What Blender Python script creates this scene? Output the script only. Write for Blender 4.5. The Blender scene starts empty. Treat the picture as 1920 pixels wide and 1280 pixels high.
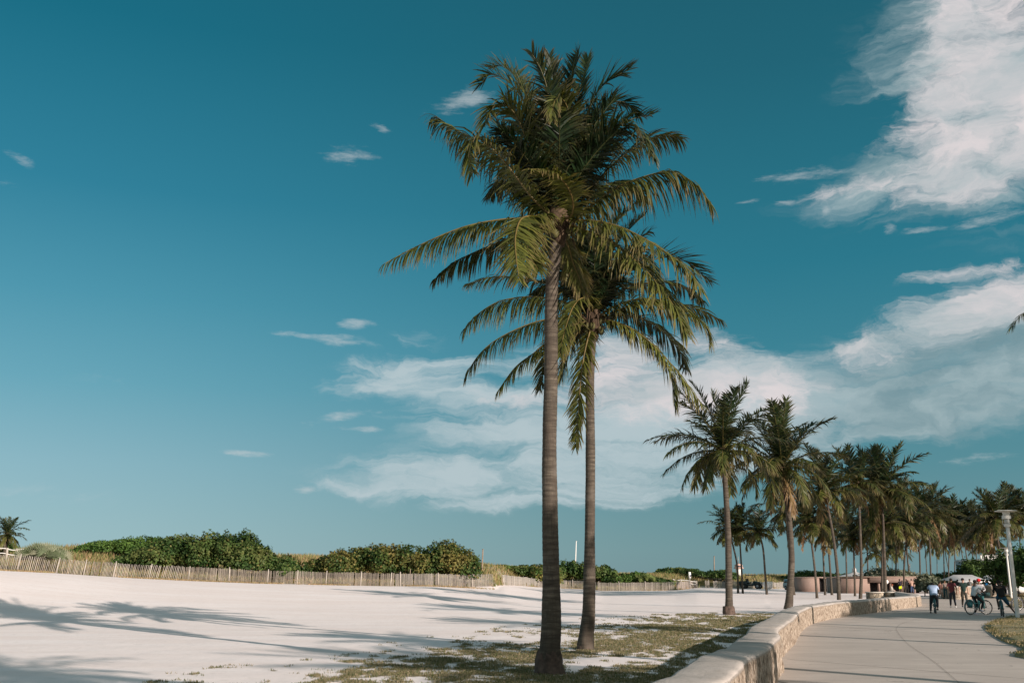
import bpy, math, random
import numpy as np
from mathutils import Vector, Matrix, noise
random.seed(7)
scene = bpy.context.scene
col = scene.collection
V = Vector
PI = math.pi
# ------------------------------------------------------------------ camera
CAM_H = 1.8
PITCH = math.radians(13.38)
F = 35.0 / 36.0 * 1920.0
cam_d = bpy.data.cameras.new("camera")
cam_d.lens = 35.0
cam_d.sensor_width = 36.0
cam_d.clip_start = 0.05
cam_d.clip_end = 20000
cam = bpy.data.objects.new("camera", cam_d)
col.objects.link(cam)
cam.location = (0, 0, CAM_H)
cam.rotation_euler = (PI / 2 + PITCH, 0, 0)
scene.camera = cam


def ray(px, py):
    a = (px - 960) / F
    b = (640 - py) / F
    return V((a, math.cos(PITCH) - b * math.sin(PITCH), math.sin(PITCH) + b * math.cos(PITCH)))


def at(px, py, Y):            # the place seen at that spot of the photo, Y metres ahead
    r = ray(px, py)
    return V((0, 0, CAM_H)) + r * (Y / r.y)


def gp(px, py, z=0.0):        # the same, on the level ground
    r = ray(px, py)
    return V((0, 0, CAM_H)) + r * ((z - CAM_H) / r.z)


SUN_EL = math.radians(17.0)
SUN_H = V((0.652, -0.758, 0)).normalized()
SUN = V((SUN_H.x * math.cos(SUN_EL), SUN_H.y * math.cos(SUN_EL), math.sin(SUN_EL)))


# ------------------------------------------------------------------ helpers
def tag(o, label=None, cat=None, group=None, kind=None):
    if label: o["label"] = label
    if cat: o["category"] = cat
    if group: o["group"] = group
    if kind: o["kind"] = kind
    return o


def empty(name, loc=(0, 0, 0), rz=0.0, label=None, cat=None, group=None):
    o = bpy.data.objects.new(name, None)
    o.empty_display_size = 0.2
    col.objects.link(o)
    o.location = loc
    o.rotation_euler = (0, 0, rz)
    return tag(o, label, cat, group)


def np_mesh(name, verts, faces_flat, loops_per_face, mat=None, parent=None, cols=None, smooth=False, colname="tint"):
    """verts (n,3) array, faces_flat flat index array, loops_per_face int or array"""
    me = bpy.data.meshes.new(name)
    verts = np.asarray(verts, dtype=np.float32)
    ff = np.asarray(faces_flat, dtype=np.int32).ravel()
    if isinstance(loops_per_face, int):
        nf = len(ff) // loops_per_face
        tot = np.full(nf, loops_per_face, dtype=np.int32)
    else:
        tot = np.asarray(loops_per_face, dtype=np.int32)
        nf = len(tot)
    start = np.concatenate(([0], np.cumsum(tot)[:-1])).astype(np.int32)
    me.vertices.add(len(verts))
    me.vertices.foreach_set("co", verts.ravel())
    me.loops.add(len(ff))
    me.loops.foreach_set("vertex_index", ff)
    me.polygons.add(nf)
    me.polygons.foreach_set("loop_start", start)
    me.polygons.foreach_set("loop_total", tot)
    if smooth:
        me.polygons.foreach_set("use_smooth", np.ones(nf, dtype=bool))
    me.update(calc_edges=True)
    if cols is not None:
        a = me.color_attributes.new(colname, 'FLOAT_COLOR', 'POINT')
        c = np.ones((len(verts), 4), dtype=np.float32)
        c[:, :3] = np.asarray(cols, dtype=np.float32)
        a.data.foreach_set("color", c.ravel())
    if mat: me.materials.append(mat)
    o = bpy.data.objects.new(name, me)
    col.objects.link(o)
    if parent: o.parent = parent
    return o


def catmull(pts, n):
    P = [V(p) for p in pts]
    P = [P[0] * 2 - P[1]] + P + [P[-1] * 2 - P[-2]]
    out = []
    segs = len(P) - 3
    for i in range(segs):
        p0, p1, p2, p3 = P[i:i + 4]
        for k in range(n):
            t = k / n
            out.append(0.5 * ((2 * p1) + (p2 - p0) * t + (2 * p0 - 5 * p1 + 4 * p2 - p3) * t * t + (3 * p1 - p0 - 3 * p2 + p3) * t ** 3))
    out.append(P[-2].copy())
    return out


def resample(pts, n):
    d = [0.0]
    for a, b in zip(pts, pts[1:]):
        d.append(d[-1] + (b - a).length)
    L = d[-1]
    out = []
    j = 0
    for i in range(n):
        s = L * i / (n - 1)
        while j < len(d) - 2 and d[j + 1] < s: j += 1
        t = (s - d[j]) / max(1e-9, d[j + 1] - d[j])
        out.append(pts[j].lerp(pts[j + 1], min(1, max(0, t))))
    return out, L


class MB:
    """collects pieces of ONE mesh object"""
    def __init__(s):
        s.v = []; s.f = []; s.c = []
        s.tint = None

    def _add(s, vs, fs):
        b = len(s.v)
        s.v += [tuple(v) for v in vs]
        s.f += [tuple(b + i for i in f) for f in fs]
        s.c += [s.tint or (1, 1, 1)] * len(vs)

    def box(s, c, size, rz=0.0, M=None, taper=1.0, bev=0.0):
        x, y, z = size[0] / 2, size[1] / 2, size[2] / 2
        if bev > 0:
            vs = []
            prof = [(-z, -bev), (-z + bev, 0), (z - bev, 0), (z, -bev)]
            for zz, ins in prof:
                for sx, sy in ((-1, -1), (1, -1), (1, 1), (-1, 1)):
                    ex, ey = x + ins, y + ins
                    b2 = bev * 0.8
                    for q in ((ex - b2, ey), (ex, ey - b2)) if sx * sy > 0 else ((ex, ey - b2), (ex - b2, ey)):
                        vs.append(V((sx * q[0], sy * q[1], zz)))
            n = 8
            fs = []
            # order vertices by angle within each ring
            rings = []
            for k in range(4):
                r = list(range(k * n, k * n + n))
                r.sort(key=lambda i: math.atan2(vs[i].y, vs[i].x))
                rings.append(r)
            for k in range(3):
                for i in range(n):
                    j = (i + 1) % n
                    fs.append((rings[k][i], rings[k][j], rings[k + 1][j], rings[k + 1][i]))
            fs.append(tuple(reversed(rings[0]))); fs.append(tuple(rings[3]))
        else:
            vs = [V((a * x * (taper if cc > 0 else 1), b * y * (taper if cc > 0 else 1), cc * z)) for cc in (-1, 1) for a, b in ((-1, -1), (1, -1), (1, 1), (-1, 1))]
            fs = [(3, 2, 1, 0), (4, 5, 6, 7), (0, 1, 5, 4), (1, 2, 6, 5), (2, 3, 7, 6), (3, 0, 4, 7)]
        R = M or Matrix.Rotation(rz, 3, 'Z')
        c = V(c)
        s._add([R @ v + c for v in vs], fs)

    def tube(s, pts, rad, n=8, cap=True, squash=None):
        pts = [V(p) for p in pts]
        if not hasattr(rad, '__len__'): rad = [rad] * len(pts)
        vs = []; fs = []
        prev = None
        for i, p in enumerate(pts):
            T = (pts[min(i + 1, len(pts) - 1)] - pts[max(i - 1, 0)])
            T = T.normalized() if T.length > 1e-9 else V((0, 0, 1))
            if prev is None:
                A = T.cross(V((0, 0, 1)) if abs(T.z) < 0.9 else V((1, 0, 0))).normalized()
            else:
                A = prev - T * prev.dot(T)
                A = A.normalized() if A.length > 1e-6 else T.orthogonal().normalized()
            prev = A
            B = T.cross(A)
            for k in range(n):
                a = 2 * PI * k / n
                vs.append(p + (A * math.cos(a) + B * math.sin(a) * (squash or 1)) * rad[i])
        for i in range(len(pts) - 1):
            for k in range(n):
                k2 = (k + 1) % n
                fs.append((i * n + k, i * n + k2, (i + 1) * n + k2, (i + 1) * n + k))
        if cap:
            fs.append(tuple(reversed(range(n))))
            fs.append(tuple(range((len(pts) - 1) * n, len(pts) * n)))
        s._add(vs, fs)

    def lathe(s, prof, c=(0, 0, 0), n=20, R=None):
        c = V(c); vs = []; fs = []
        for r, z in prof:
            for k in range(n):
                a = 2 * PI * k / n
                v = V((r * math.cos(a), r * math.sin(a), z))
                vs.append((R @ v if R else v) + c)
        for i in range(len(prof) - 1):
            for k in range(n):
                k2 = (k + 1) % n
                fs.append((i * n + k, i * n + k2, (i + 1) * n + k2, (i + 1) * n + k))
        fs.append(tuple(reversed(range(n)))); fs.append(tuple(range((len(prof) - 1) * n, len(prof) * n)))
        s._add(vs, fs)

    def ell(s, c, r, n=12, m=8, M=None):
        c = V(c); vs = []; fs = []
        for i in range(m + 1):
            t = PI * (0.02 + 0.96 * i / m)
            for k in range(n):
                a = 2 * PI * k / n
                v = V((r[0] * math.sin(t) * math.cos(a), r[1] * math.sin(t) * math.sin(a), -r[2] * math.cos(t)))
                vs.append((M @ v if M else v) + c)
        for i in range(m):
            for k in range(n):
                k2 = (k + 1) % n
                fs.append((i * n + k, i * n + k2, (i + 1) * n + k2, (i + 1) * n + k))
        fs.append(tuple(reversed(range(n)))); fs.append(tuple(range(m * n, m * n + n)))
        s._add(vs, fs)

    def prism(s, outline, z0, z1, M=None, c=(0, 0, 0)):
        """outline in xy, extruded z0..z1"""
        n = len(outline); c = V(c)
        vs = [V((x, y, z0)) for x, y in outline] + [V((x, y, z1)) for x, y in outline]
        if M: vs = [M @ v for v in vs]
        fs = [tuple(reversed(range(n))), tuple(range(n, 2 * n))]
        for i in range(n):
            j = (i + 1) % n
            fs.append((i, j, n + j, n + i))
        s._add([v + c for v in vs], fs)

    def build(s, name, mat, parent=None, smooth=False, cols=False):
        fl = [i for f in s.f for i in f]
        lt = [len(f) for f in s.f]
        return np_mesh(name, s.v, fl, lt, mat, parent, cols=s.c if cols else None, smooth=smooth)


def smooth_by_angle(o, deg=40):
    me = o.data
    me.polygons.foreach_set("use_smooth", np.ones(len(me.polygons), dtype=bool))
    try: me.set_sharp_from_angle(angle=math.radians(deg))
    except Exception: pass
    return o


# ------------------------------------------------------------------ materials
class NT:
    def __init__(s, tree):
        s.t = tree; s.n = tree.nodes; s.l = tree.links

    def node(s, typ, **kw):
        n = s.n.new(typ)
        for k, v in kw.items():
            if k == 'ins':
                for kk, vv in v.items():
                    if isinstance(vv, bpy.types.NodeSocket): s.l.new(vv, n.inputs[kk])
                    else: n.inputs[kk].default_value = vv
            else: setattr(n, k, v)
        return n

    def math(s, op, a, b=None, c=None, clamp=False):
        n = s.n.new('ShaderNodeMath'); n.operation = op; n.use_clamp = clamp
        for i, v in enumerate((a, b, c)):
            if v is None: continue
            if isinstance(v, bpy.types.NodeSocket): s.l.new(v, n.inputs[i])
            else: n.inputs[i].default_value = v
        return n.outputs[0]

    def mix(s, fac, a, b, mode='MIX'):
        n = s.n.new('ShaderNodeMix'); n.data_type = 'RGBA'; n.blend_type = mode
        for sock, v in ((n.inputs[0], fac), (n.inputs[6], a), (n.inputs[7], b)):
            if isinstance(v, bpy.types.NodeSocket): s.l.new(v, sock)
            elif sock.name == 'Factor': sock.default_value = v
            else: sock.default_value = tuple(v) + (1,) if len(v) == 3 else v
        return n.outputs[2]

    def ramp(s, fac, stops, interp='LINEAR'):
        n = s.n.new('ShaderNodeValToRGB')
        n.color_ramp.interpolation = interp
        e = n.color_ramp.elements
        while len(e) < len(stops): e.new(0.5)
        for i, (p, c) in enumerate(stops):
            e[i].position = p
            e[i].color = (c, c, c, 1) if not hasattr(c, '__len__') else tuple(c) + (1,)
        s.l.new(fac, n.inputs[0])
        return n.outputs[0]

    def noise(s, vec, scale, detail=4, rough=0.55, dist=0.0):
        n = s.n.new('ShaderNodeTexNoise')
        n.inputs['Scale'].default_value = scale
        n.inputs['Detail'].default_value = detail
        n.inputs['Roughness'].default_value = rough
        n.inputs['Distortion'].default_value = dist
        if vec is not None: s.l.new(vec, n.inputs['Vector'])
        return n.outputs['Fac']

    def mapping(s, vec, loc=(0, 0, 0), rot=(0, 0, 0), scale=(1, 1, 1), typ='POINT'):
        n = s.n.new('ShaderNodeMapping'); n.vector_type = typ
        n.inputs['Location'].default_value = loc
        n.inputs['Rotation'].default_value = rot
        n.inputs['Scale'].default_value = scale
        s.l.new(vec, n.inputs['Vector'])
        return n.outputs[0]


def new_mat(name):
    m = bpy.data.materials.new(name); m.use_nodes = True
    nt = NT(m.node_tree)
    b = nt.n['Principled BSDF']
    return m, nt, b


def srgb(r, g, b):
    return tuple(((c / 255) / 12.92 if c / 255 <= 0.04045 else ((c / 255 + 0.055) / 1.055) ** 2.4) for c in (r, g, b))


def plain(name, colr, rough=0.7, var=0.15, scale=6.0, metal=0.0, bump=0.0, spec=0.3):
    m, nt, b = new_mat(name)
    tc = nt.n.new('ShaderNodeTexCoord').outputs['Object']
    f = nt.noise(tc, scale, 5)
    c0 = tuple(c * (1 - var) for c in colr); c1 = tuple(min(1, c * (1 + var)) for c in colr)
    nt.l.new(nt.ramp(f, [(0.3, c0), (0.7, c1)]), b.inputs['Base Color'])
    b.inputs['Roughness'].default_value = rough
    b.inputs['Metallic'].default_value = metal
    b.inputs['Specular IOR Level'].default_value = spec
    if bump:
        bn = nt.node('ShaderNodeBump', ins={'Strength': bump, 'Distance': 0.02, 'Height': nt.noise(tc, scale * 6, 4)})
        nt.l.new(bn.outputs[0], b.inputs['Normal'])
    return m


def leaf_mat(name, transl=0.35, rough=0.45, spec=0.35, var=0.25):
    """foliage whose own colour is stored per leaf in the 'tint' attribute"""
    m, nt, b = new_mat(name)
    at_ = nt.node('ShaderNodeAttribute', attribute_name='tint').outputs['Color']
    tc = nt.n.new('ShaderNodeTexCoord').outputs['Object']
    f = nt.noise(tc, 3.0, 3)
    v = nt.math('MULTIPLY_ADD', f, 2 * var, 1 - var)
    c = nt.node('ShaderNodeVectorMath', operation='SCALE')
    nt.l.new(at_, c.inputs[0]); nt.l.new(v, c.inputs['Scale'])
    nt.l.new(c.outputs[0], b.inputs['Base Color'])
    b.inputs['Roughness'].default_value = rough
    b.inputs['Specular IOR Level'].default_value = spec
    tr = nt.n.new('ShaderNodeBsdfTranslucent')
    c2 = nt.mix(1.0, c.outputs[0], (1.25, 1.2, 0.6), 'MULTIPLY')
    nt.l.new(c2, tr.inputs['Color'])
    ms = nt.n.new('ShaderNodeMixShader'); ms.inputs[0].default_value = transl
    nt.l.new(b.outputs[0], ms.inputs[1]); nt.l.new(tr.outputs[0], ms.inputs[2])
    nt.l.new(ms.outputs[0], nt.n['Material Output'].inputs['Surface'])
    return m


def tint_mat(name, rough=0.8, bump=0.0, scale=8.0, var=0.2, spec=0.25):
    m, nt, b = new_mat(name)
    at_ = nt.node('ShaderNodeAttribute', attribute_name='tint').outputs['Color']
    tc = nt.n.new('ShaderNodeTexCoord').outputs['Object']
    f = nt.noise(tc, scale, 5)
    c = nt.node('ShaderNodeVectorMath', operation='SCALE')
    nt.l.new(at_, c.inputs[0]); nt.l.new(nt.math('MULTIPLY_ADD', f, 2 * var, 1 - var), c.inputs['Scale'])
    nt.l.new(c.outputs[0], b.inputs['Base Color'])
    b.inputs['Roughness'].default_value = rough
    b.inputs['Specular IOR Level'].default_value = spec
    if bump:
        bn = nt.node('ShaderNodeBump', ins={'Strength': bump, 'Distance': 0.02, 'Height': nt.noise(tc, scale * 4, 4)})
        nt.l.new(bn.outputs[0], b.inputs['Normal'])
    return m
# ------------------------------------------------------------------ light
sun_d = bpy.data.lights.new("sun", 'SUN')
sun_d.energy = 5.0
sun_d.angle = math.radians(0.5)
sun_d.color = (1.0, 0.875, 0.79)
sun = bpy.data.objects.new("sun", sun_d)
col.objects.link(sun)
sun.rotation_euler = (-SUN).to_track_quat('-Z', 'Y').to_euler()
scene.view_settings.view_transform = 'Standard'
scene.view_settings.look = 'None'
scene.view_settings.gamma = 1
scene.view_settings.exposure = 0.45
K = 2 ** 0.45                      # exposure factor the sky colours allow for

# ------------------------------------------------------------------ sky
world = bpy.data.worlds.new("World")
scene.world = world
world.use_nodes = True
w = NT(world.node_tree)
bg = w.n['Background']
bg.inputs['Strength'].default_value = 0.1
d = w.n.new('ShaderNodeTexCoord').outputs['Generated']
sep = w.n.new('ShaderNodeSeparateXYZ'); w.l.new(d, sep.inputs[0])
az = w.math('ARCTAN2', sep.outputs[0], sep.outputs[1])
el = w.math('ARCSINE', sep.outputs[2])


def azel(px, py):
    r = ray(px, py)
    return math.atan2(r.x, r.y), math.atan2(r.z, math.hypot(r.x, r.y))


sky = w.n.new('ShaderNodeTexSky')
sky.sky_type = 'NISHITA'
sky.sun_disc = False
sky.sun_elevation = SUN_EL
sky.sun_rotation = math.atan2(SUN_H.x, SUN_H.y)
sky.air_density = 1.0; sky.dust_density = 0.6; sky.ozone_density = 3.0


def S(*c):
    return tuple(v * 10 / K for v in srgb(*c))


def EL(py, px=960):
    return max(0.0, azel(px, py)[1]) / 0.8


elf = w.math('DIVIDE', el, 0.8, clamp=True)
left = w.ramp(elf, [(0.0, S(160, 190, 198)), (EL(1000), S(153, 188, 196)), (EL(880), S(138, 181, 194)), (EL(740), S(104, 166, 184)), (EL(590), S(76, 150, 172)), (EL(400), S(44, 128, 153)), (EL(100), S(17, 107, 129)), (1.0, S(14, 84, 104))])
right = w.ramp(elf, [(0.0, S(110, 142, 148)), (EL(1030), S(108, 145, 151)), (EL(880), S(84, 138, 149)), (EL(700), S(58, 130, 147)), (EL(510), S(38, 118, 137)), (EL(150), S(29, 99, 116)), (1.0, S(18, 78, 92))])
azf = w.node('ShaderNodeMapRange', interpolation_type='SMOOTHSTEP', ins={'Value': az, 'From Min': azel(0, 700)[0] - 0.1, 'From Max': azel(1500, 700)[0]}).outputs[0]
graded = w.mix(azf, left, right)
# paler sky added behind the viewer, round the sun, to fill the shadows
sund = w.node('ShaderNodeVectorMath', operation='DOT_PRODUCT', ins={0: d, 1: tuple(SUN)}).outputs['Value']
glow = w.node('ShaderNodeMapRange', interpolation_type='SMOOTHSTEP', ins={'Value': sund, 'From Min': 0.0, 'From Max': 1.0, 'To Max': 0.6}).outputs[0]
base = w.mix(0.04, graded, sky.outputs[0])
base = w.mix(glow, base, S(214, 214, 205))

# clouds: noise in azimuth / elevation, gathered into banks
comb = w.n.new('ShaderNodeCombineXYZ')
w.l.new(az, comb.inputs[0]); w.l.new(el, comb.inputs[1])
ae = comb.outputs[0]
warpn = w.node('ShaderNodeTexNoise', ins={'Vector': ae, 'Scale': 6.0, 'Detail': 5.0, 'Roughness': 0.6})
wv = w.node('ShaderNodeVectorMath', operation='MULTIPLY_ADD', ins={0: warpn.outputs['Color'], 1: (0.12, 0.05, 0), 2: (-0.06, -0.025, 0)})
aw0 = w.node('ShaderNodeVectorMath', operation='ADD', ins={0: ae, 1: wv.outputs[0]}).outputs[0]
warp2 = w.node('ShaderNodeTexNoise', ins={'Vector': w.mapping(aw0, scale=(1, 2.2, 1)), 'Scale': 22.0, 'Detail': 5.0, 'Roughness': 0.6})
wv2 = w.node('ShaderNodeVectorMath', operation='MULTIPLY_ADD', ins={0: warp2.outputs['Color'], 1: (0.06, 0.022, 0), 2: (-0.03, -0.011, 0)})
aw = w.node('ShaderNodeVectorMath', operation='ADD', ins={0: aw0, 1: wv2.outputs[0]}).outputs[0]


aws = w.node('ShaderNodeVectorMath', operation='MULTIPLY_ADD', ins={0: warp2.outputs['Color'], 1: (0.03, 0.008, 0), 2: ae}).outputs[0]
aws = w.node('ShaderNodeVectorMath', operation='ADD', ins={0: aws, 1: (-0.015, -0.004, 0)}).outputs[0]


def blobs(lst, aw=aw):
    acc = None
    for (px, py, rx, ry, rot, wt) in lst:
        a, e = azel(px, py)
        m = w.mapping(aw, loc=(a, e, 0), rot=(0, 0, math.radians(rot)), scale=(rx / 1900, ry / 1900, 1), typ='TEXTURE')
        ln = w.node('ShaderNodeVectorMath', operation='LENGTH', ins={0: m}).outputs['Value']
        f = w.node('ShaderNodeMapRange', interpolation_type='SMOOTHSTEP', ins={'Value': ln, 'From Min': 1.75, 'From Max': 0.0, 'To Max': wt}).outputs[0]
        acc = f if acc is None else w.math('MAXIMUM', acc, f) if wt < 0.5 else w.math('ADD', w.math('MULTIPLY', acc, w.math('SUBTRACT', 1.0, f)), f)
    return acc


# (x, y, half width, half height, tilt, weight)
B_LIST = [(1800, 20, 110, 70, 10, 0.95), (1870, 110, 130, 110, 10, 1), (1790, 190, 110, 45, 10, 0.85), (1880, 250, 120, 60, 0, 0.8), (1720, 262, 100, 26, 5, 0.85), (1840, 285, 150, 55, 8, 0.85), (1650, 335, 150, 20, 4, 0.7), (1840, 340, 130, 38, 12, 0.75), (1840, 570, 130, 45, 18, 0.95), (1720, 625, 130, 40, 16, 0.9), (1790, 515, 80, 12, 5, 0.7), (1600, 650, 90, 14, 5, 0.61), (1370, 690, 115, 50, -12, 1), (1340, 745, 130, 50, -5, 0.9), (1300, 660, 70, 32, -8, 0.9), (1420, 715, 80, 30, -25, 0.95), (1170, 660, 80, 38, -10, 0.85), (1210, 740, 150, 55, -5, 0.7), (1480, 715, 60, 22, 0, 0.75), (985, 755, 110, 16, 0, 0.7)]
S_LIST = [(1730, 130, 78, 27, 15, 0.75), (1500, 330, 97.5, 13.5, 0, 0.71), (1860, 410, 78, 12, 4, 0.66), (1725, 430, 39, 7.5, 3, 0.71), (1475, 378, 23.4, 7.5, 0, 0.71), (1400, 377, 33.8, 4.5, 4, 0.61), (1840, 858, 71.5, 9, 3, 0.66), (670, 608, 41.6, 12, 0, 0.75), (600, 632, 91, 9, -4, 0.71), (640, 640, 39, 12, 0, 0.66), (455, 848, 52, 7.5, -2, 0.75), (680, 806, 46.8, 7.5, -1, 0.7), (580, 916, 33.8, 7.5, 0, 0.66), (655, 290, 65, 21, 3, 0.64), (845, 200, 58.5, 18, 12, 0.66), (890, 180, 52, 18, 0, 0.66), (715, 240, 28.6, 9, -20, 0.56), (38, 297, 26, 12, -20, 0.61), (5, 342, 26, 7.5, 0, 0.56), (1550, 398, 15.6, 12, 60, 0.66), (1665, 428, 11.7, 12, 0, 0.66), (640, 780, 78, 12, 10, 0.66)]
C_LIST = [(1780, 690, 290, 90, 8, .85), (1560, 740, 200, 70, 4, .8), (1860, 640, 160, 80, 10, .85), (1820, 770, 200, 45, 0, .6), (1660, 790, 160, 30, 0, .5), (1420, 770, 140, 70, 0, .8), (1300, 770, 200, 90, -3, .8), (1000, 800, 260, 48, -2, .72), (1150, 860, 220, 60, 0, .72), (900, 890, 260, 40, 0, .75), (1060, 930, 330, 18, 2, .6), (800, 695, 180, 34, 5, .58), (720, 730, 120, 22, 5, .5), (1080, 700, 110, 60, 0, .55), (880, 745, 210, 18, -4, .6), (760, 640, 120, 24, 4, .4),
          (760, 915, 130, 14, -3, .6), (60, 905, 190, 16, -6, .28), (200, 720, 230, 14, -5, .16), (1830, 140, 190, 230, 0, .75), (1720, 110, 70, 70, 0, .5), (1750, 330, 230, 60, 5, .65), (1350, 860, 160, 40, 0, .5)]
bB = blobs(B_LIST)
bC = blobs(C_LIST)
bS = blobs(S_LIST, aws)
# unseen scattered cloud added outside the view, brightening the shaded parts
rest = w.noise(w.mapping(d, scale=(1.5, 1.5, 4.0)), 1.6, 4)
behind = w.node('ShaderNodeMapRange', interpolation_type='SMOOTHSTEP', ins={'Value': w.math('ABSOLUTE', az), 'From Min': 0.62, 'From Max': 1.1}).outputs[0]
restm = w.math('MULTIPLY', w.node('ShaderNodeMapRange', ins={'Value': rest, 'From Min': 0.45, 'From Max': 0.65}).outputs[0], behind)
n1 = w.noise(w.mapping(aw, rot=(0, 0, math.radians(-8)), scale=(1.0, 2.0, 1)), 9.0, 12, 0.66, 0.5)
n1b = w.noise(w.mapping(aw, rot=(0, 0, math.radians(-14)), scale=(1.0, 4.5, 1)), 26.0, 8, 0.7, 0.8)
n2 = w.noise(w.mapping(aw, rot=(0, 0, math.radians(6)), scale=(1.0, 5.0, 1)), 6.0, 12, 0.62, 1.0)
n3 = w.noise(w.mapping(aw, scale=(1.0, 1.8, 1), loc=(3, 1, 0)), 9.0, 8, 0.6)


def smooth(v, a, b, top=1.0):
    return w.node('ShaderNodeMapRange', interpolation_type='SMOOTHSTEP', ins={'Value': v, 'From Min': a, 'From Max': b, 'To Max': top}).outputs[0]


nB = w.math('ADD', w.math('MULTIPLY', w.math('SUBTRACT', n1, 0.5), 3.4), w.math('MULTIPLY', w.math('SUBTRACT', n1b, 0.5), 1.5))
vB = w.math('ADD', w.math('MULTIPLY_ADD', bB, 1.35, -0.34), nB)
dB = w.math('MULTIPLY', smooth(vB, -0.2, 1.15, 0.96), smooth(bB, 0.02, 0.35))
nC = w.math('ADD', w.math('MULTIPLY', w.math('SUBTRACT', n2, 0.5), 2.5), w.math('MULTIPLY', w.math('SUBTRACT', n1b, 0.5), 0.5))
vC = w.math('ADD', w.math('MULTIPLY_ADD', bC, 1.15, -0.20), nC)
dC = w.math('MULTIPLY', smooth(vC, -0.1, 0.9, 0.88), smooth(bC, 0.02, 0.4))
rightness = w.node('ShaderNodeMapRange', interpolation_type='SMOOTHSTEP', ins={'Value': az, 'From Min': azel(1350, 700)[0], 'From Max': azel(1700, 700)[0]}).outputs[0]
ccol = w.mix(rightness, S(186, 201, 206), w.mix(smooth(n3, 0.35, 0.65), S(122, 150, 158), S(168, 186, 190)))
bcol = w.mix(w.node('ShaderNodeMapRange', ins={'Value': n3, 'From Min': 0.36, 'From Max': 0.6}).outputs[0], S(178, 190, 194), S(222, 214, 215))
c1 = w.mix(dC, base, ccol)
n4 = w.noise(w.mapping(ae, rot=(0, 0, math.radians(-5)), scale=(1.0, 4.0, 1)), 30.0, 8, 0.68)
vS = w.math('ADD', w.math('MULTIPLY_ADD', bS, 1.1, -0.30), w.math('MULTIPLY', w.math('SUBTRACT', n4, 0.5), 1.9))
dS = w.math('MULTIPLY', smooth(vS, 0.0, 0.95, 0.62), smooth(bS, 0.02, 0.3))
c2 = w.mix(dS, w.mix(dB, c1, bcol), S(200, 206, 208))
c3 = w.mix(w.math('MULTIPLY', restm, 0.6), c2, S(205, 210, 206))
# below the horizon: haze-coloured ground bounce
low = w.node('ShaderNodeMapRange', ins={'Value': el, 'From Min': -0.02, 'From Max': 0.0}).outputs[0]
c4 = w.mix(low, S(120, 140, 140), c3)
w.l.new(c4, bg.inputs['Color'])
# ------------------------------------------------------------------ terrain
# fence line and dune behind it, by direction (u = 1919 * X / Y)
_U = [-1700, -1000, -960, -860, -720, -480, -230, -35, -15, 56, 130, 170, 306, 346, 470, 530]
_D = [50, 72, 76, 79, 86, 91, 96, 100, 124, 150, 150, 145, 148, 165, 175, 190]
_A = [3.2, 2.5, 2.35, 2.2, 1.85, 1.37, 1.1, 1.07, 1.1, .55, .3, .1, .16, .35, .1, 0.0]
_TU = [-1700, -960, -860, -760, -650, -400, -250, -60, 60, 200, 340, 420, 520, 640, 760]
_TY = [1030, 1036, 1034, 1025, 1038, 1046, 1052, 1062, 1070, 1078, 1079, 1080, 1080, 1082, 1084]


def terrain(x, y):
    r = math.hypot(x, y)
    if y < 3: return 0.0
    u = 1919.0 * x / y
    if u > 760: return 0.0
    D = float(np.interp(u, _U, _D)); A = float(np.interp(u, _U, _A)); ty = float(np.interp(u, _TU, _TY))
    fade = min(1.0, max(0.0, (y - 20) / 20))
    D2 = float(np.interp(u, [-1700, -1000, -720, -480, -160, 56, 170, 306, 470, 620], [50, 72, 86, 91, 98, 150, 145, 148, 175, 190]))
    t = (y - 40) / max(1.0, D2 - 40)
    t = min(1, max(0, t)); s = t * t * (3 - 2 * t) * A
    if y > D:
        q = min(1.0, (y - D - 1) / 30.0); q = max(0, q); q = q * q * (3 - 2 * q)
        crest = CAM_H + (D + 31) * (1084 - ty) / 1919.0
        s = A + q * max(0.0, crest - A)
        if y > D + 60:
            q = min(1.0, (y - D - 60) / 60.0); s *= (1 - q)
            s -= 4.0 * q * max(0.0, min(1.0, (700 - u) / 400.0))
    if u > 560: s *= max(0.0, (760 - u) / 200.0)
    s += fade * 0.05 * noise.noise(V((x * 0.08, y * 0.08, 3.1)))* (0 if x > 0.25 * y else 1)
    return s * (1 if y > 3 else 0)


# the wall's line (centre of its top)
WALL_C = [(-2.4, 3.0), (-0.7, 6.5), (0.95, 9.6), (1.72, 11.2), (2.2, 12.3), (3.05, 15.0), (3.8, 16.9), (4.5, 19.2), (5.1, 21.1), (5.85, 24.0), (7.4, 28.7), (11.3, 40.6), (15.3, 49.2), (19.0, 55.3), (22.9, 62.0), (27.0, 69.0), (30.2, 78), (34, 92)]
_wl = [V((p.x, p.y)) for p in resample(catmull([(a, b, 0) for a, b in WALL_C], 16), 260)[0]]


def wall_side(x, y):
    """signed distance to the wall, negative on the sand side"""
    best = 1e9; sgn = 1; p = V((x, y))
    bi = 0
    for i in range(0, 260, 6):
        dd = (p - _wl[i]).length_squared
        if dd < best: best = dd; bi = i
    for i in range(max(0, bi - 6), min(259, bi + 7)):
        a, b = _wl[i], _wl[i + 1]
        ab = b - a
        t = max(0, min(1, (p - a).dot(ab) / ab.length_squared))
        q = a + ab * t
        dd = (p - q).length_squared
        if dd <= best:
            best = dd; sgn = 1 if ab.x * (p.y - q.y) - ab.y * (p.x - q.x) < 0 else -1
    return sgn * math.sqrt(best)


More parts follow.
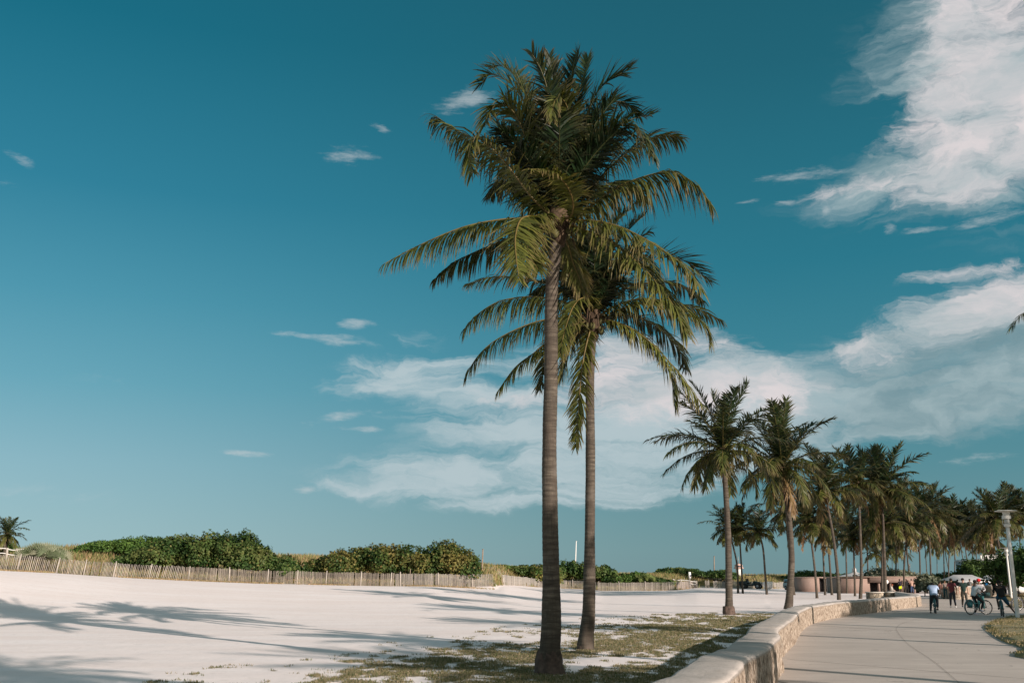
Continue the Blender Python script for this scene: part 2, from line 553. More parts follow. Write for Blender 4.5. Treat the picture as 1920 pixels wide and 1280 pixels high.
_lawn_px = [(250, 1420), (380, 1330), (455, 1282), (600, 1262), (760, 1250), (865, 1216), (1010, 1190), (1130, 1168), (1240, 1157), (1330, 1149), (1450, 1141)]
_lawn = [gp(*p) for p in _lawn_px]
_lawn = [V((-7, 5))] + [V((p.x, p.y)) for p in _lawn] + [V((14, 42)), V((14, 30)), V((8, 15)), V((3, 4)), V((-6, 2))]


def poly_sd(p, poly):
    inside = False; best = 1e9
    n = len(poly)
    for i in range(n):
        a = poly[i]; b = poly[(i + 1) % n]
        if (a.y > p.y) != (b.y > p.y) and p.x < (b.x - a.x) * (p.y - a.y) / (b.y - a.y) + a.x: inside = not inside
        ab = b - a
        t = max(0, min(1, (p - a).dot(ab) / max(1e-9, ab.length_squared)))
        best = min(best, (p - (a + ab * t)).length)
    return best if inside else -best


def lawn_density(x, y):
    """0..1 how much turf grows here"""
    sd = poly_sd(V((x, y)), _lawn)
    if sd < -3: return 0.0
    base = max(-1.2, min(1.0, sd / 3.2))
    n = noise.fractal(V((x * 0.55, y * 0.28, 0.3)), 0.8, 2.1, 5) * 1.2
    n2 = noise.fractal(V((x * 2.6, y * 1.6, 5.3)), 0.7, 2.2, 3) * 0.45
    v = base * 0.5 - 0.14 + n * 0.75 + n2 * 2.6
    near = max(0.0, min(1.0, (24 - y) / 6.0))       # thicker turf by the first two palms
    v += near * 0.24 * (1 if base > 0 else 0.3)
    return max(0.0, min(1.0, v * 2.2))


def build_ground():
    azs = []
    a = -PI
    while a < PI:
        azs.append(a)
        deg = math.degrees(a)
        if -3 < deg < 17: a += math.radians(0.16)
        elif -33 < deg < 33: a += math.radians(0.32)
        elif -50 < deg < 50: a += math.radians(1.0)
        else: a += math.radians(4.0)
    na = len(azs)
    rs = [0.5]
    while rs[-1] < 9000:
        r = rs[-1]
        rs.append(r * (1.2 if r < 5 else 1.0085 if 9 < r < 50 else 1.02 if r < 260 else 1.15))
    nr = len(rs)
    verts = np.zeros((nr * na + 1, 3), dtype=np.float32)
    lawn = np.zeros((nr * na + 1, 3), dtype=np.float32)
    for i, r in enumerate(rs):
        for j, a in enumerate(azs):
            x = r * math.sin(a); y = r * math.cos(a)
            z = terrain(x, y)
            k = i * na + j
            l = 0.0
            if -8 < x < 16 and 3 < y < 56: l = lawn_density(x, y)
            if l == 0 and y > 5 and r < 90 and x < 0.35 * y:
                z += 0.012 * noise.noise(V((x * 1.1, y * 1.1, 0))) * min(1, r / 30)
            veg = 0.0
            if y > 40:
                u = 1919 * x / y
                if u < 700:
                    D = float(np.interp(u, _U, _D))
                    veg = max(0.0, min(1.0, (y - D - 0.6) / 2.0))
                    if y > D + 75: veg = 0
            verts[k] = (x, y, z); lawn[k] = (l, veg, 0)
    verts[-1] = (0, 0, 0)
    idx = np.arange(nr * na).reshape(nr, na)
    nx = np.roll(idx, -1, axis=1)
    q = np.stack([idx[:-1], nx[:-1], nx[1:], idx[1:]], axis=-1).reshape(-1, 4)[:, ::-1]
    tri = np.stack([idx[0], np.full(na, nr * na), nx[0]], axis=-1)
    ff = np.concatenate([q.ravel(), tri.ravel()])
    lt = np.concatenate([np.full(len(q), 4), np.full(na, 3)])
    return np_mesh("ground", verts, ff, lt, sand_mat(), cols=lawn, smooth=True, colname="cover")


def sand_mat():
    m, nt, b = new_mat("sand")
    tc = nt.n.new('ShaderNodeTexCoord').outputs['Object']
    cov = nt.node('ShaderNodeAttribute', attribute_name='cover').outputs['Color']
    sp = nt.n.new('ShaderNodeSeparateColor'); nt.l.new(cov, sp.inputs[0])
    big = nt.noise(tc, 0.12, 5)
    fine = nt.noise(tc, 3.0, 8, 0.7)
    streak = nt.noise(nt.mapping(tc, scale=(0.25, 1.2, 1)), 0.5, 6, 0.6)
    c = nt.mix(nt.ramp(big, [(0.35, 0.0), (0.65, 1.0)]), (0.86, 0.765, 0.73), (0.90, 0.82, 0.795))
    c = nt.mix(nt.ramp(streak, [(0.42, 0.0), (0.6, 0.5)]), c, (0.81, 0.70, 0.655))
    c = nt.mix(nt.ramp(fine, [(0.3, 0.55), (0.45, 0.0)]), c, (0.60, 0.535, 0.49))
    # specks of wrack and leaf litter
    v = nt.node('ShaderNodeTexVoronoi', ins={'Vector': tc, 'Scale': 2.2, 'Randomness': 1.0})
    sm = nt.math('LESS_THAN', v.outputs['Distance'], nt.math('MULTIPLY', nt.ramp(nt.noise(tc, 0.35, 3), [(0.52, 0.0), (0.75, 1.0)]), 0.06))
    c = nt.mix(nt.math('MULTIPLY', sm, 0.7), c, (0.22, 0.16, 0.10))
    # turf
    ln = nt.noise(nt.mapping(tc, scale=(1, 0.8, 1)), 9.0, 6, 0.75)
    lf = nt.math('SMOOTH_MIN', nt.math('MULTIPLY', nt.math('SUBTRACT', nt.math('ADD', sp.outputs[0], nt.math('MULTIPLY', nt.math('SUBTRACT', ln, 0.5), 0.9)), 0.25), 3.0, clamp=True), 1.0, 0.1)
    turf = nt.mix(nt.ramp(nt.noise(tc, 1.3, 4), [(0.35, 0.0), (0.65, 1.0)]), (0.17, 0.145, 0.07), (0.36, 0.29, 0.18))
    turf = nt.mix(nt.ramp(nt.noise(tc, 14, 4), [(0.4, 0.0), (0.62, 0.75)]), turf, (0.10, 0.10, 0.04))
    c = nt.mix(nt.math('MULTIPLY', lf, 0.8), c, turf)
    dune = nt.mix(nt.ramp(nt.noise(tc, 0.5, 6, 0.7), [(0.4, 0.0), (0.6, 1.0)]), (0.30, 0.22, 0.12), (0.16, 0.16, 0.07))
    c = nt.mix(nt.math('MULTIPLY', sp.outputs[1], 0.85), c, dune)
    nt.l.new(c, b.inputs['Base Color'])
    b.inputs['Roughness'].default_value = 0.95
    b.inputs['Specular IOR Level'].default_value = 0.1
    foot = nt.noise(tc, 3.4, 4, 0.55)
    vf = nt.node('ShaderNodeTexVoronoi', feature='SMOOTH_F1', ins={'Vector': tc, 'Scale': 2.1, 'Smoothness': 0.25})
    dim = nt.math('MULTIPLY', nt.ramp(vf.outputs['Distance'], [(0.05, 0.0), (0.22, 1.0)]), nt.ramp(nt.noise(tc, 0.22, 3), [(0.4, 0.2), (0.6, 1.0)]))
    h = nt.math('ADD', nt.math('MULTIPLY_ADD', nt.noise(tc, 26.0, 4, 0.7), 0.3, nt.math('MULTIPLY', foot, 0.8)), nt.math('MULTIPLY', dim, 0.5))
    bn = nt.node('ShaderNodeBump', ins={'Strength': 0.36, 'Distance': 0.05, 'Height': h})
    nt.l.new(bn.outputs[0], b.inputs['Normal'])
    return m


ground = build_ground()
tag(ground, "pale pinkish beach sand with turf near the wall and dunes behind the fence", kind="structure")

# the sea beyond the dunes
sm_, snt, sb = new_mat("sea_water")
sb.inputs['Base Color'].default_value = (0.02, 0.12, 0.14, 1)
sb.inputs['Roughness'].default_value = 0.15
stc = snt.n.new('ShaderNodeTexCoord').outputs['Object']
snt.l.new(snt.node('ShaderNodeBump', ins={'Strength': 0.5, 'Distance': 0.3, 'Height': snt.noise(stc, 0.35, 5)}).outputs[0], sb.inputs['Normal'])
mb = MB()
ring = [(1500 * math.sin(a), 1500 * math.cos(a)) for a in np.linspace(-1.2, 0.2, 40)]
pts = [(x * 0.13, y * 0.13, -1.6) for x, y in ring] + [(x * 6, y * 6, -1.6) for x, y in reversed(ring)]
vs = pts; n_ = 40
fs = [(i, i + 1, 2 * n_ - 2 - i, 2 * n_ - 1 - i) for i in range(n_ - 1)]
mb._add(vs, fs)
sea = mb.build("sea", sm_)
tag(sea, "blue green sea beyond the dunes", kind="structure")


# ------------------------------------------------------------------ grass blades
def blade_field(name, pts, h, wd, cols, mat, nb=5, spread=0.05, lean=0.5, kind="stuff", label=None, cat=None, seed=1):
    """pts (n,3); every point carries a tuft of nb blades"""
    rg = np.random.default_rng(seed)
    P = np.repeat(np.asarray(pts, dtype=np.float64), nb, axis=0)
    n = len(P)
    hh = np.repeat(np.asarray(h) * np.ones(len(pts)), nb) * rg.uniform(0.5, 1.25, n)
    ww = np.repeat(np.asarray(wd) * np.ones(len(pts)), nb) * rg.uniform(0.7, 1.3, n)
    sp = np.repeat(np.asarray(spread) * np.ones(len(pts)), nb)
    an = rg.uniform(0, 2 * PI, n)
    P[:, 0] += rg.normal(0, 1, n) * sp; P[:, 1] += rg.normal(0, 1, n) * sp
    side = np.stack([np.cos(an), np.sin(an), np.zeros(n)], 1) * ww[:, None] * 0.5
    la = rg.uniform(0, 2 * PI, n); ll = rg.uniform(0, lean, n) * hh
    tip = P + np.stack([np.cos(la) * ll, np.sin(la) * ll, hh], 1)
    mid = P * 0.5 + tip * 0.5 + np.stack([-np.cos(la) * ll * .12, -np.sin(la) * ll * .12, hh * 0.08], 1)
    V5 = np.stack([P - side, P + side, mid + side * .8, mid - side * .8, tip], 1).reshape(-1, 3)
    b = (np.arange(n) * 5)[:, None]
    quads = b + np.array([[0, 1, 2, 3]]); tris = b + np.array([[3, 2, 4]])
    ff = np.concatenate([quads.ravel(), tris.ravel()])
    lt = np.concatenate([np.full(n, 4), np.full(n, 3)])
    cc = np.asarray(cols, dtype=np.float64)
    ci = cc[rg.integers(0, len(cc), n)] * rg.uniform(0.75, 1.25, n)[:, None]
    o = np_mesh(name, V5, ff, lt, mat, cols=np.repeat(ci, 5, axis=0))
    tag(o, label, cat, kind=kind)
    return o


grass_m = leaf_mat("grass_blades", 0.3, 0.6, 0.2)
rg = np.random.default_rng(3)
pts = []; hs = []; wds = []; sps = []
tries = 0
while len(pts) < 38000 and tries < 400000:
    tries += 1
    Y = 9.5 + 44 * rg.random() ** 1.7
    X = rg.uniform(-0.30 * Y - 1, 0.32 * Y)
    if X > 16 or X < -8: continue
    dns = lawn_density(X, Y)
    if dns < 0.3 or rg.random() > dns ** 1.2: continue
    pts.append((X, Y, terrain(X, Y) - 0.005)); s_ = 1 + Y / 60
    hs.append(0.034 * s_); wds.append(0.0065 * (1 + Y / 18)); sps.append(0.045 * s_)
kept = [i for i, p in enumerate(pts) if wall_side(p[0], p[1]) < -0.4]
pts = [pts[i] for i in kept]; hs = [hs[i] for i in kept]; wds = [wds[i] for i in kept]; sps = [sps[i] for i in kept]
blade_field("grass", pts, hs, wds, [(.11, .125, .05), (.17, .155, .08), (.27, .215, .135), (.09, .11, .04), (.21, .175, .10), (.33, .265, .175)], grass_m, nb=9, spread=sps, lean=1.0,
            label="patchy short green and straw turf growing in the sand beside the wall", cat="grass")

# dune grass behind the fence
pts = []; hs = []
for _ in range(26000):
    u = rg.uniform(-1000, 660)
    D = float(np.interp(u, _U, _D))
    Y = D + 1.0 + 44 * rg.random() ** 1.3
    X = u * Y / 1919
    if noise.noise(V((X * 0.12, Y * 0.12, 9))) < -0.28: continue
    pts.append((X, Y, terrain(X, Y) - 0.03)); hs.append(rg.uniform(0.25, 0.7))
blade_field("dune_grass", pts, hs, 0.07, [(.30, .24, .11), (.38, .28, .15), (.20, .21, .08), (.26, .25, .10), (.34, .22, .12), (.13, .16, .05)], grass_m, nb=5, spread=0.3, lean=0.7,
            label="straw and green dune grass on the sand ridge behind the slat fence", cat="dune grass", seed=5)
# litter strip along the foot of the fence
pts = []
for _ in range(3500):
    u = rg.uniform(-1000, 330)
    if -35 < u < -15: continue
    D = float(np.interp(u, _U, _D)); Y = D - abs(rg.normal(0, 0.7)) - 0.1; X = u * Y / 1919
    if noise.noise(V((X * 0.25, Y * 0.1, 2))) < -0.1: continue
    pts.append((X, Y, terrain(X, Y) - 0.01))
blade_field("dry_weeds", pts, 0.13, 0.06, [(.34, .24, .14), (.42, .30, .18), (.28, .24, .12)], grass_m, nb=4, spread=0.12, lean=1.4,
            label="dry brown weeds along the foot of the slat fence", cat="weeds", seed=8)

# ------------------------------------------------------------------ promenade
def concrete_mat():
    m, nt, b = new_mat("path_concrete")
    tc = nt.n.new('ShaderNodeTexCoord').outputs['Object']
    big = nt.noise(tc, 0.35, 6, 0.6)
    st = nt.noise(nt.mapping(tc, rot=(0, 0, 0.5), scale=(0.4, 3.0, 1)), 0.8, 6, 0.65)
    fine = nt.noise(tc, 30.0, 4, 0.7)
    c = nt.mix(nt.ramp(big, [(0.35, 0.0), (0.65, 1.0)]), (0.44, 0.385, 0.34), (0.54, 0.475, 0.42))
    c = nt.mix(nt.ramp(st, [(0.45, 0.0), (0.66, 0.6)]), c, (0.37, 0.32, 0.285))
    c = nt.mix(nt.ramp(fine, [(0.3, 0.35), (0.5, 0.0)]), c, (0.31, 0.27, 0.24))
    # hairline cracks
    v = nt.node('ShaderNodeTexVoronoi', feature='DISTANCE_TO_EDGE', ins={'Vector': nt.node('ShaderNodeVectorMath', operation='ADD', ins={0: tc, 1: nt.node('ShaderNodeTexNoise', ins={'Vector': tc, 'Scale': 1.5}).outputs['Color']}).outputs[0], 'Scale': 0.16})
    ck = nt.math('MULTIPLY', nt.math('LESS_THAN', v.outputs['Distance'], 0.0022), nt.ramp(nt.noise(tc, 0.3, 2), [(0.5, 0.0), (0.6, 0.7)]))
    c = nt.mix(ck, c, (0.12, 0.10, 0.09))
    # stains
    s2 = nt.ramp(nt.noise(tc, 1.1, 5, 0.7, 1.0), [(0.62, 0.0), (0.72, 0.5)])
    c = nt.mix(s2, c, (0.22, 0.19, 0.17))
    nt.l.new(c, b.inputs['Base Color'])
    b.inputs['Roughness'].default_value = 0.85
    b.inputs['Specular IOR Level'].default_value = 0.25
    bn = nt.node('ShaderNodeBump', ins={'Strength': 0.15, 'Distance': 0.01, 'Height': fine})
    nt.l.new(bn.outputs[0], b.inputs['Normal'])
    return m


def sheet(name, poly, z, mat, kind="structure", label=None):
    import bmesh
    bm = bmesh.new()
    vs = [bm.verts.new((x, y, z)) for x, y in poly]
    bm.faces.new(vs)
    bmesh.ops.triangulate(bm, faces=bm.faces[:])
    bmesh.ops.recalc_face_normals(bm, faces=bm.faces[:])
    if bm.faces[0].normal.z < 0: bmesh.ops.reverse_faces(bm, faces=bm.faces[:])
    me = bpy.data.meshes.new(name); bm.to_mesh(me); bm.free()
    me.materials.append(mat)
    o = bpy.data.objects.new(name, me); col.objects.link(o)
    return tag(o, label, kind=kind)


conc = concrete_mat()
edge = [(p.x, p.y) for p in _wl[::4]] + [(_wl[-1].x, _wl[-1].y)]
path_poly = edge + [(60, 118), (95, 150), (150, 200), (190, 185), (150, 140), (110, 95), (80, 62), (62, 30), (45, 5), (36, -20), (-6, -20), (-5, 0)]
path = sheet("path", path_poly, 0.012, conc, label="wide grey concrete promenade curving along the low wall")
joint_m = plain("joint_filler", (0.15, 0.125, 0.11), 0.95)


def strip(pts, wd, z, name="path_joint"):
    mbb = MB(); vs = []; fs = []
    P = [V((p[0], p[1], z)) for p in pts]
    for i, p in enumerate(P):
        T = (P[min(i + 1, len(P) - 1)] - P[max(i - 1, 0)]).normalized()
        S_ = V((-T.y, T.x, 0)) * wd / 2
        vs += [p - S_, p + S_]
    for i in range(len(P) - 1): fs.append((2 * i, 2 * i + 2, 2 * i + 3, 2 * i + 1))
    mbb._add(vs, fs)
    o = mbb.build(name, joint_m, path)
    return o


def g2(px, py): p = gp(px, py); return (p.x, p.y)


jl = [[(1476, 1236), (1700, 1255), (1922, 1273)], [(1522, 1172), (1690, 1183), (1854, 1193)], [(1575, 1157.5), (1720, 1163), (1866, 1169)], [(1400, 1268), (1700, 1320), (1990, 1372)]]
for i, L_ in enumerate(jl): strip([g2(*p) for p in L_], 0.022 if i < 1 else 0.04, 0.016)
strip([(p.x, p.y) for p in catmull([tuple(g2(*p)) + (0,) for p in [(1850, 1330), (1796, 1279), (1750, 1240), (1702, 1207), (1682, 1183), (1683, 1175), (1694, 1168), (1730, 1158), (1800, 1146)]], 8)], 0.008, 0.020)
for py in (1148.5, 1143, 1138.5, 1134, 1130):
    strip([g2(1700 + (1150 - py) * 1.5, py), g2(1880 + (1150 - py), py + 2)], 0.07, 0.016)

# turf islands on the far side of the promenade
turf_m, tnt, tb = new_mat("turf_soil")
ttc = tnt.n.new('ShaderNodeTexCoord').outputs['Object']
tcx = tnt.mix(tnt.ramp(tnt.noise(ttc, 1.2, 5), [(0.38, 0.0), (0.62, 1.0)]), (0.20, 0.18, 0.07), (0.40, 0.30, 0.18))
tcx = tnt.mix(tnt.ramp(tnt.noise(ttc, 9, 5, 0.7), [(0.42, 0.0), (0.6, 0.7)]), tcx, (0.11, 0.12, 0.035))
tnt.l.new(tcx, tb.inputs['Base Color']); tb.inputs['Roughness'].default_value = 0.95


def island(pxs, extra, name, label):
    outline = [V(g2(*p)) for p in pxs] + [V(e) for e in extra]
    pl = [V((p.x, p.y)) for p in resample(catmull([(p.x, p.y, 0) for p in outline] + [(outline[0].x, outline[0].y, 0)], 8), 90)[0]][:-1]
    cx = sum((p for p in pl), V((0, 0))) / len(pl)
    vs = [(p.x, p.y, 0.0) for p in pl] + [(p.x, p.y, 0.055) for p in pl]
    n = len(pl); fs = [(i, (i + 1) % n, n + (i + 1) % n, n + i) for i in range(n)]
    prev = n
    inn = []
    for k, (f_, z_) in enumerate([(0.97, 0.10), (0.85, 0.16), (0.6, 0.22)]):
        b_ = len(vs)
        vs += [(cx.x + (p.x - cx.x) * f_, cx.y + (p.y - cx.y) * f_, z_ + 0.03 * noise.noise(V((p.x, p.y, k)))) for p in pl]
        fs += [(prev + i, prev + (i + 1) % n, b_ + (i + 1) % n, b_ + i) for i in range(n)]
        prev = b_
    vs.append((cx.x, cx.y, 0.25)); fs += [(prev + i, prev + (i + 1) % n, len(vs) - 1) for i in range(n)]
    mbb = MB(); mbb._add(vs, fs)
    # orientation
    o = mbb.build(name, turf_m, smooth=True)
    tag(o, label, kind="structure")
    gpts = []; gh = []
    for _ in range(60000):
        if len(gpts) > 14000: break
        x = rg.uniform(min(p.x for p in pl), max(p.x for p in pl)); y = rg.uniform(min(p.y for p in pl), max(p.y for p in pl))
        if 1919 * x / max(y, 1) > 1200 or y < 12: continue
        if poly_sd(V((x, y)), pl) < 0.02: continue
        if noise.fractal(V((x * .7, y * .4, 4)), .8, 2.1, 4) < -0.16: continue
        sdf = min(1.0, poly_sd(V((x, y)), pl) / 2.5)
        gpts.append((x, y, 0.05 + 0.10 * sdf)); gh.append(0.045 * (1 + y / 60))
    return gpts, gh


pa, ha = island([(1846, 1176), (1856, 1169.5), (1872, 1163.5), (1893, 1159), (1925, 1156.5)], [(36, 52), (44, 40), (30, 22), (18, 20)] + [g2(1960, 1240), g2(1918, 1216), g2(1885, 1204.5), (V(g2(1862, 1191)))], "lawn", "near turf island with the tall white lamp post at its edge")
pb, hb = island([(1880, 1117), (1895, 1114.5), (1930, 1113)], [(75, 115), (72, 90), (52, 68)] + [g2(1935, 1140), g2(1905, 1131), g2(1886, 1123)], "lawn", "farther turf island behind the cyclists")
blade_field("lawn_grass", pa + pb, ha + hb, 0.026, [(.17, .15, .07), (.26, .21, .11), (.32, .25, .15), (.13, .13, .05), (.38, .29, .19)], grass_m, nb=5, spread=0.08, lean=1.0, seed=6,
            label="dry short turf blades on the islands beside the promenade", cat="grass")


# ------------------------------------------------------------------ the low wall
def wall_mat():
    m, nt, b = new_mat("coral_stone")
    tc = nt.n.new('ShaderNodeTexCoord').outputs['Object']
    rough_ = nt.node('ShaderNodeAttribute', attribute_name='face').outputs['Fac']
    big = nt.noise(tc, 0.8, 5)
    cap = nt.mix(nt.ramp(big, [(0.35, 0.0), (0.65, 1.0)]), (0.42, 0.375, 0.335), (0.52, 0.465, 0.42))
    cap = nt.mix(nt.ramp(nt.noise(tc, 5.0, 6, 0.7), [(0.5, 0.0), (0.72, 0.55)]), cap, (0.30, 0.26, 0.22))
    sp_ = nt.node('ShaderNodeTexVoronoi', ins={'Vector': tc, 'Scale': 5.0})
    cap = nt.mix(nt.math('MULTIPLY', nt.math('LESS_THAN', sp_.outputs['Distance'], 0.09), 0.5), cap, (0.16, 0.13, 0.10))
    mp = nt.mapping(tc, scale=(1, 1, 0.55))
    pits = nt.noise(mp, 15.0, 7, 0.7)
    pits2 = nt.noise(mp, 42.0, 4, 0.7)
    fc = nt.ramp(pits, [(0.38, (0.10, 0.075, 0.052)), (0.46, (0.26, 0.20, 0.15)), (0.54, (0.42, 0.345, 0.27)), (0.66, (0.54, 0.46, 0.38))])
    fc = nt.mix(nt.ramp(pits2, [(0.36, 0.85), (0.46, 0.0)]), fc, (0.17, 0.12, 0.08))
    fc = nt.mix(nt.ramp(nt.noise(tc, 1.5, 3), [(0.45, 0.0), (0.7, 0.4)]), fc, (0.42, 0.31, 0.225)) if False else fc
    fac = nt.ramp(nt.math('ADD', rough_, nt.math('MULTIPLY', nt.math('SUBTRACT', pits, 0.5), 0.9)), [(0.35, 0.0), (0.6, 1.0)])
    c = nt.mix(fac, cap, fc)
    nt.l.new(c, b.inputs['Base Color'])
    b.inputs['Roughness'].default_value = 0.9
    b.inputs['Specular IOR Level'].default_value = 0.2
    hgt = nt.math('ADD', nt.math('MULTIPLY', fac, nt.math('ADD', pits, nt.math('MULTIPLY', pits2, 0.5))), nt.math('MULTIPLY', nt.noise(tc, 25, 6, 0.7), 0.3))
    bn = nt.node('ShaderNodeBump', ins={'Strength': 0.8, 'Distance': 0.05, 'Height': hgt})
    nt.l.new(bn.outputs[0], b.inputs['Normal'])
    return m


def build_wall(pts_c, name, label, H=0.70, halfw=0.36, joints=()):
    fine, L = resample(catmull([(a, b, 0) for a, b in pts_c], 20), 2)
    n = int(L / 0.07)
    pts, L = resample(catmull([(a, b, 0) for a, b in pts_c], 20), n)
    # profile, from sand-side foot over the cap to path-side foot: (offset, height, roughface)
    prof = [(-1.0, -0.1, 0.8), (-1.0, 0.15, 0.8), (-1.0, 0.35, 0.7), (-1.0, 0.55, 0.5), (-1.0, 0.80, 0.2), (-0.985, 0.93, 0.0), (-0.93, 0.98, 0.0), (-0.8, 0.997, 0), (-0.3, 1.0, 0), (0.3, 0.995, 0), (0.7, 0.99, 0), (0.88, 0.97, 0.1), (0.955, 0.925, 0.4), (0.985, 0.84, 0.8)]
    prof += [(0.99 + 0.01 * math.sin(k), 0.74 - 0.08 * k, 1.0) for k in range(0, 10)] + [(1.0, -0.1, 1.0)]
    vs = []; fa = []; m = len(prof)
    cuts = sorted(joints)
    for i, p in enumerate(pts):
        s = L * i / (n - 1)
        T = (pts[min(i + 2, n - 1)] - pts[max(i - 2, 0)]).normalized()
        R = V((T.y, -T.x, 0))
        jd = min([abs(s - c) for c in cuts] + [9])
        pinch = 0.05 * math.exp(-(jd / 0.06) ** 2)
        hv = 1 + 0.035 * noise.noise(V((s * 0.25, 1, 1)))
        wv_ = 1 + 0.07 * noise.noise(V((s * 0.3, 7, 1)))
        for k, (o_, z_, rf) in enumerate(prof):
            off = o_ * halfw * wv_
            z = z_ * H * hv
            q = p + R * off
            if rf > 0.1:
                nn = noise.fractal(V((q.x * 3.2, q.y * 3.2, z * 1.4)), 0.7, 2.2, 4)
                q += R * (1 if o_ > 0 else -1) * nn * 0.035 * rf
            else:
                z += 0.018 * noise.noise(V((q.x * 1.5, q.y * 1.5, 0))) + 0.008 * noise.noise(V((q.x * 6, q.y * 6, 0)))
            q -= R * (1 if o_ > 0 else -1) * pinch * abs(o_)
            z -= pinch * (1 if z_ > 0.7 else 0)
            vs.append((q.x, q.y, z)); fa.append((rf, rf, rf))
    idx = np.arange(n * m).reshape(n, m)
    q = np.stack([idx[:-1, :-1], idx[1:, :-1], idx[1:, 1:], idx[:-1, 1:]], -1).reshape(-1, 4)[:, ::-1]
    ff = np.concatenate([q.ravel(), idx[0], idx[-1][::-1]])
    lt = np.concatenate([np.full(len(q), 4), [m, m]])
    o = np_mesh(name, vs, ff, lt, wall_m, cols=fa, smooth=True, colname="face")
    tag(o, label, "wall")
    # joints as dark seams proud of the stone
    for c in cuts:
        i = int(c / L * (n - 1))
        T = (pts[min(i + 2, n - 1)] - pts[max(i - 2, 0)]).normalized()
        R = V((T.y, -T.x, 0)); mbb = MB(); vv = []; f2 = []
        for k in range(m):
            base_ = V(vs[i * m + k])
            out = V((R.x * prof[k][0], R.y * prof[k][0], max(0, prof[k][1] - 0.6) * 1.5)).normalized() * 0.012
            for sgn in (-1, 1): vv.append(base_ + out + T * 0.012 * sgn)
        for k in range(m - 1): f2.append((2 * k, 2 * k + 1, 2 * k + 3, 2 * k + 2))
        mbb._add(vv, f2); mbb.build("joint", joint_m, o)
    return o


wall_m = wall_mat()
_cl, _L = resample(catmull([(a, b, 0) for a, b in WALL_C], 20), 400)


def arc_of(px, py, z):
    p = gp(px, py, z); best = min(range(400), key=lambda i: (_cl[i] - V((p.x, p.y, 0))).length)
    return _L * best / 399


build_wall(WALL_C, "low_wall", "long low coral stone wall with smooth rounded cap winding beside the path",
           joints=[arc_of(1519, 1158, 0.3), arc_of(1578, 1142, 0.3), arc_of(1600, 1138, 0.3), arc_of(1722, 1123, 0.3), arc_of(1444, 1175, 0.7)])
build_wall([g2(1772, 1121), g2(1800, 1123), g2(1850, 1118.5), g2(1876, 1116)], "low_wall", "far section of coral stone wall behind the walking men", H=1.15, halfw=0.4)
# ------------------------------------------------------------------ palms
frond_m = leaf_mat("palm_leaf", 0.22, 0.45, 0.32, 0.25)


def trunk_mat():
    m, nt, b = new_mat("palm_bark")
    tcn = nt.n.new('ShaderNodeTexCoord').outputs['Object']
    wn = nt.noise(tcn, 1.2, 4)
    sepz = nt.n.new('ShaderNodeSeparateXYZ'); nt.l.new(tcn, sepz.inputs[0])
    zz = nt.math('MULTIPLY_ADD', wn, 0.22, sepz.outputs[2])
    saw = nt.math('FRACT', nt.math('MULTIPLY', zz, 8.5))
    ringn = nt.noise(nt.mapping(tcn, scale=(1.2, 1.2, 9)), 2.2, 5, 0.6)
    vert = nt.noise(nt.mapping(tcn, scale=(1, 1, 0.12)), 26, 4, 0.7)
    c = nt.ramp(ringn, [(0.3, (0.042, 0.034, 0.025)), (0.5, (0.085, 0.070, 0.053)), (0.72, (0.17, 0.142, 0.108))])
    c = nt.mix(nt.ramp(saw, [(0.0, 0.75), (0.16, 0.0), (0.92, 0.0), (1.0, 0.75)]), c, (0.055, 0.044, 0.035))
    big_ = nt.noise(nt.mapping(tcn, scale=(1.6, 1.6, 0.5)), 1.5, 4)
    c = nt.mix(nt.ramp(big_, [(0.42, 0.0), (0.62, 0.6)]), c, (0.075, 0.058, 0.045))
    c = nt.mix(nt.ramp(vert, [(0.50, 0.0), (0.66, 0.65)]), c, (0.05, 0.042, 0.035))
    c = nt.mix(nt.ramp(nt.noise(tcn, 2.2, 4), [(0.55, 0.0), (0.72, 0.35)]), c, (0.22, 0.19, 0.16))
    nt.l.new(c, b.inputs['Base Color'])
    b.inputs['Roughness'].default_value = 0.9
    b.inputs['Specular IOR Level'].default_value = 0.2
    h = nt.math('ADD', nt.math('MULTIPLY', saw, 0.6), nt.math('MULTIPLY', vert, 0.5))
    bn = nt.node('ShaderNodeBump', ins={'Strength': 0.6, 'Distance': 0.03, 'Height': h})
    nt.l.new(bn.outputs[0], b.inputs['Normal'])
    return m


bark_m = trunk_mat()
fibre_m = plain("leaf_sheath_fibre", (0.070, 0.045, 0.027), 0.9, 0.5, 9, bump=0.7)
petiole_m = tint_mat("petiole", 0.6, 0, 5, 0.15)
root_m = plain("root_mat", (0.095, 0.066, 0.052), 0.95, 0.5, 8, bump=1.0)
nut_m = plain("coconut_husk", (0.09, 0.085, 0.03), 0.6, 0.3, 5)


class Buf:
    def __init__(s): s.v = []; s.f4 = []; s.f3 = []; s.c = []; s.nv = 0

    def add(s, v, f4, f3, c):
        s.v.append(v)
        if len(f4): s.f4.append(f4 + s.nv)
        if len(f3): s.f3.append(f3 + s.nv)
        s.c.append(c); s.nv += len(v)

    def build(s, name, mat, parent):
        v = np.concatenate(s.v); c = np.concatenate(s.c)
        f4 = np.concatenate(s.f4).ravel() if s.f4 else np.zeros(0, int)
        f3 = np.concatenate(s.f3).ravel() if s.f3 else np.zeros(0, int)
        return np_mesh(name, v, np.concatenate([f4, f3]), np.concatenate([np.full(len(f4) // 4, 4), np.full(len(f3) // 3, 3)]), mat, parent, cols=c)


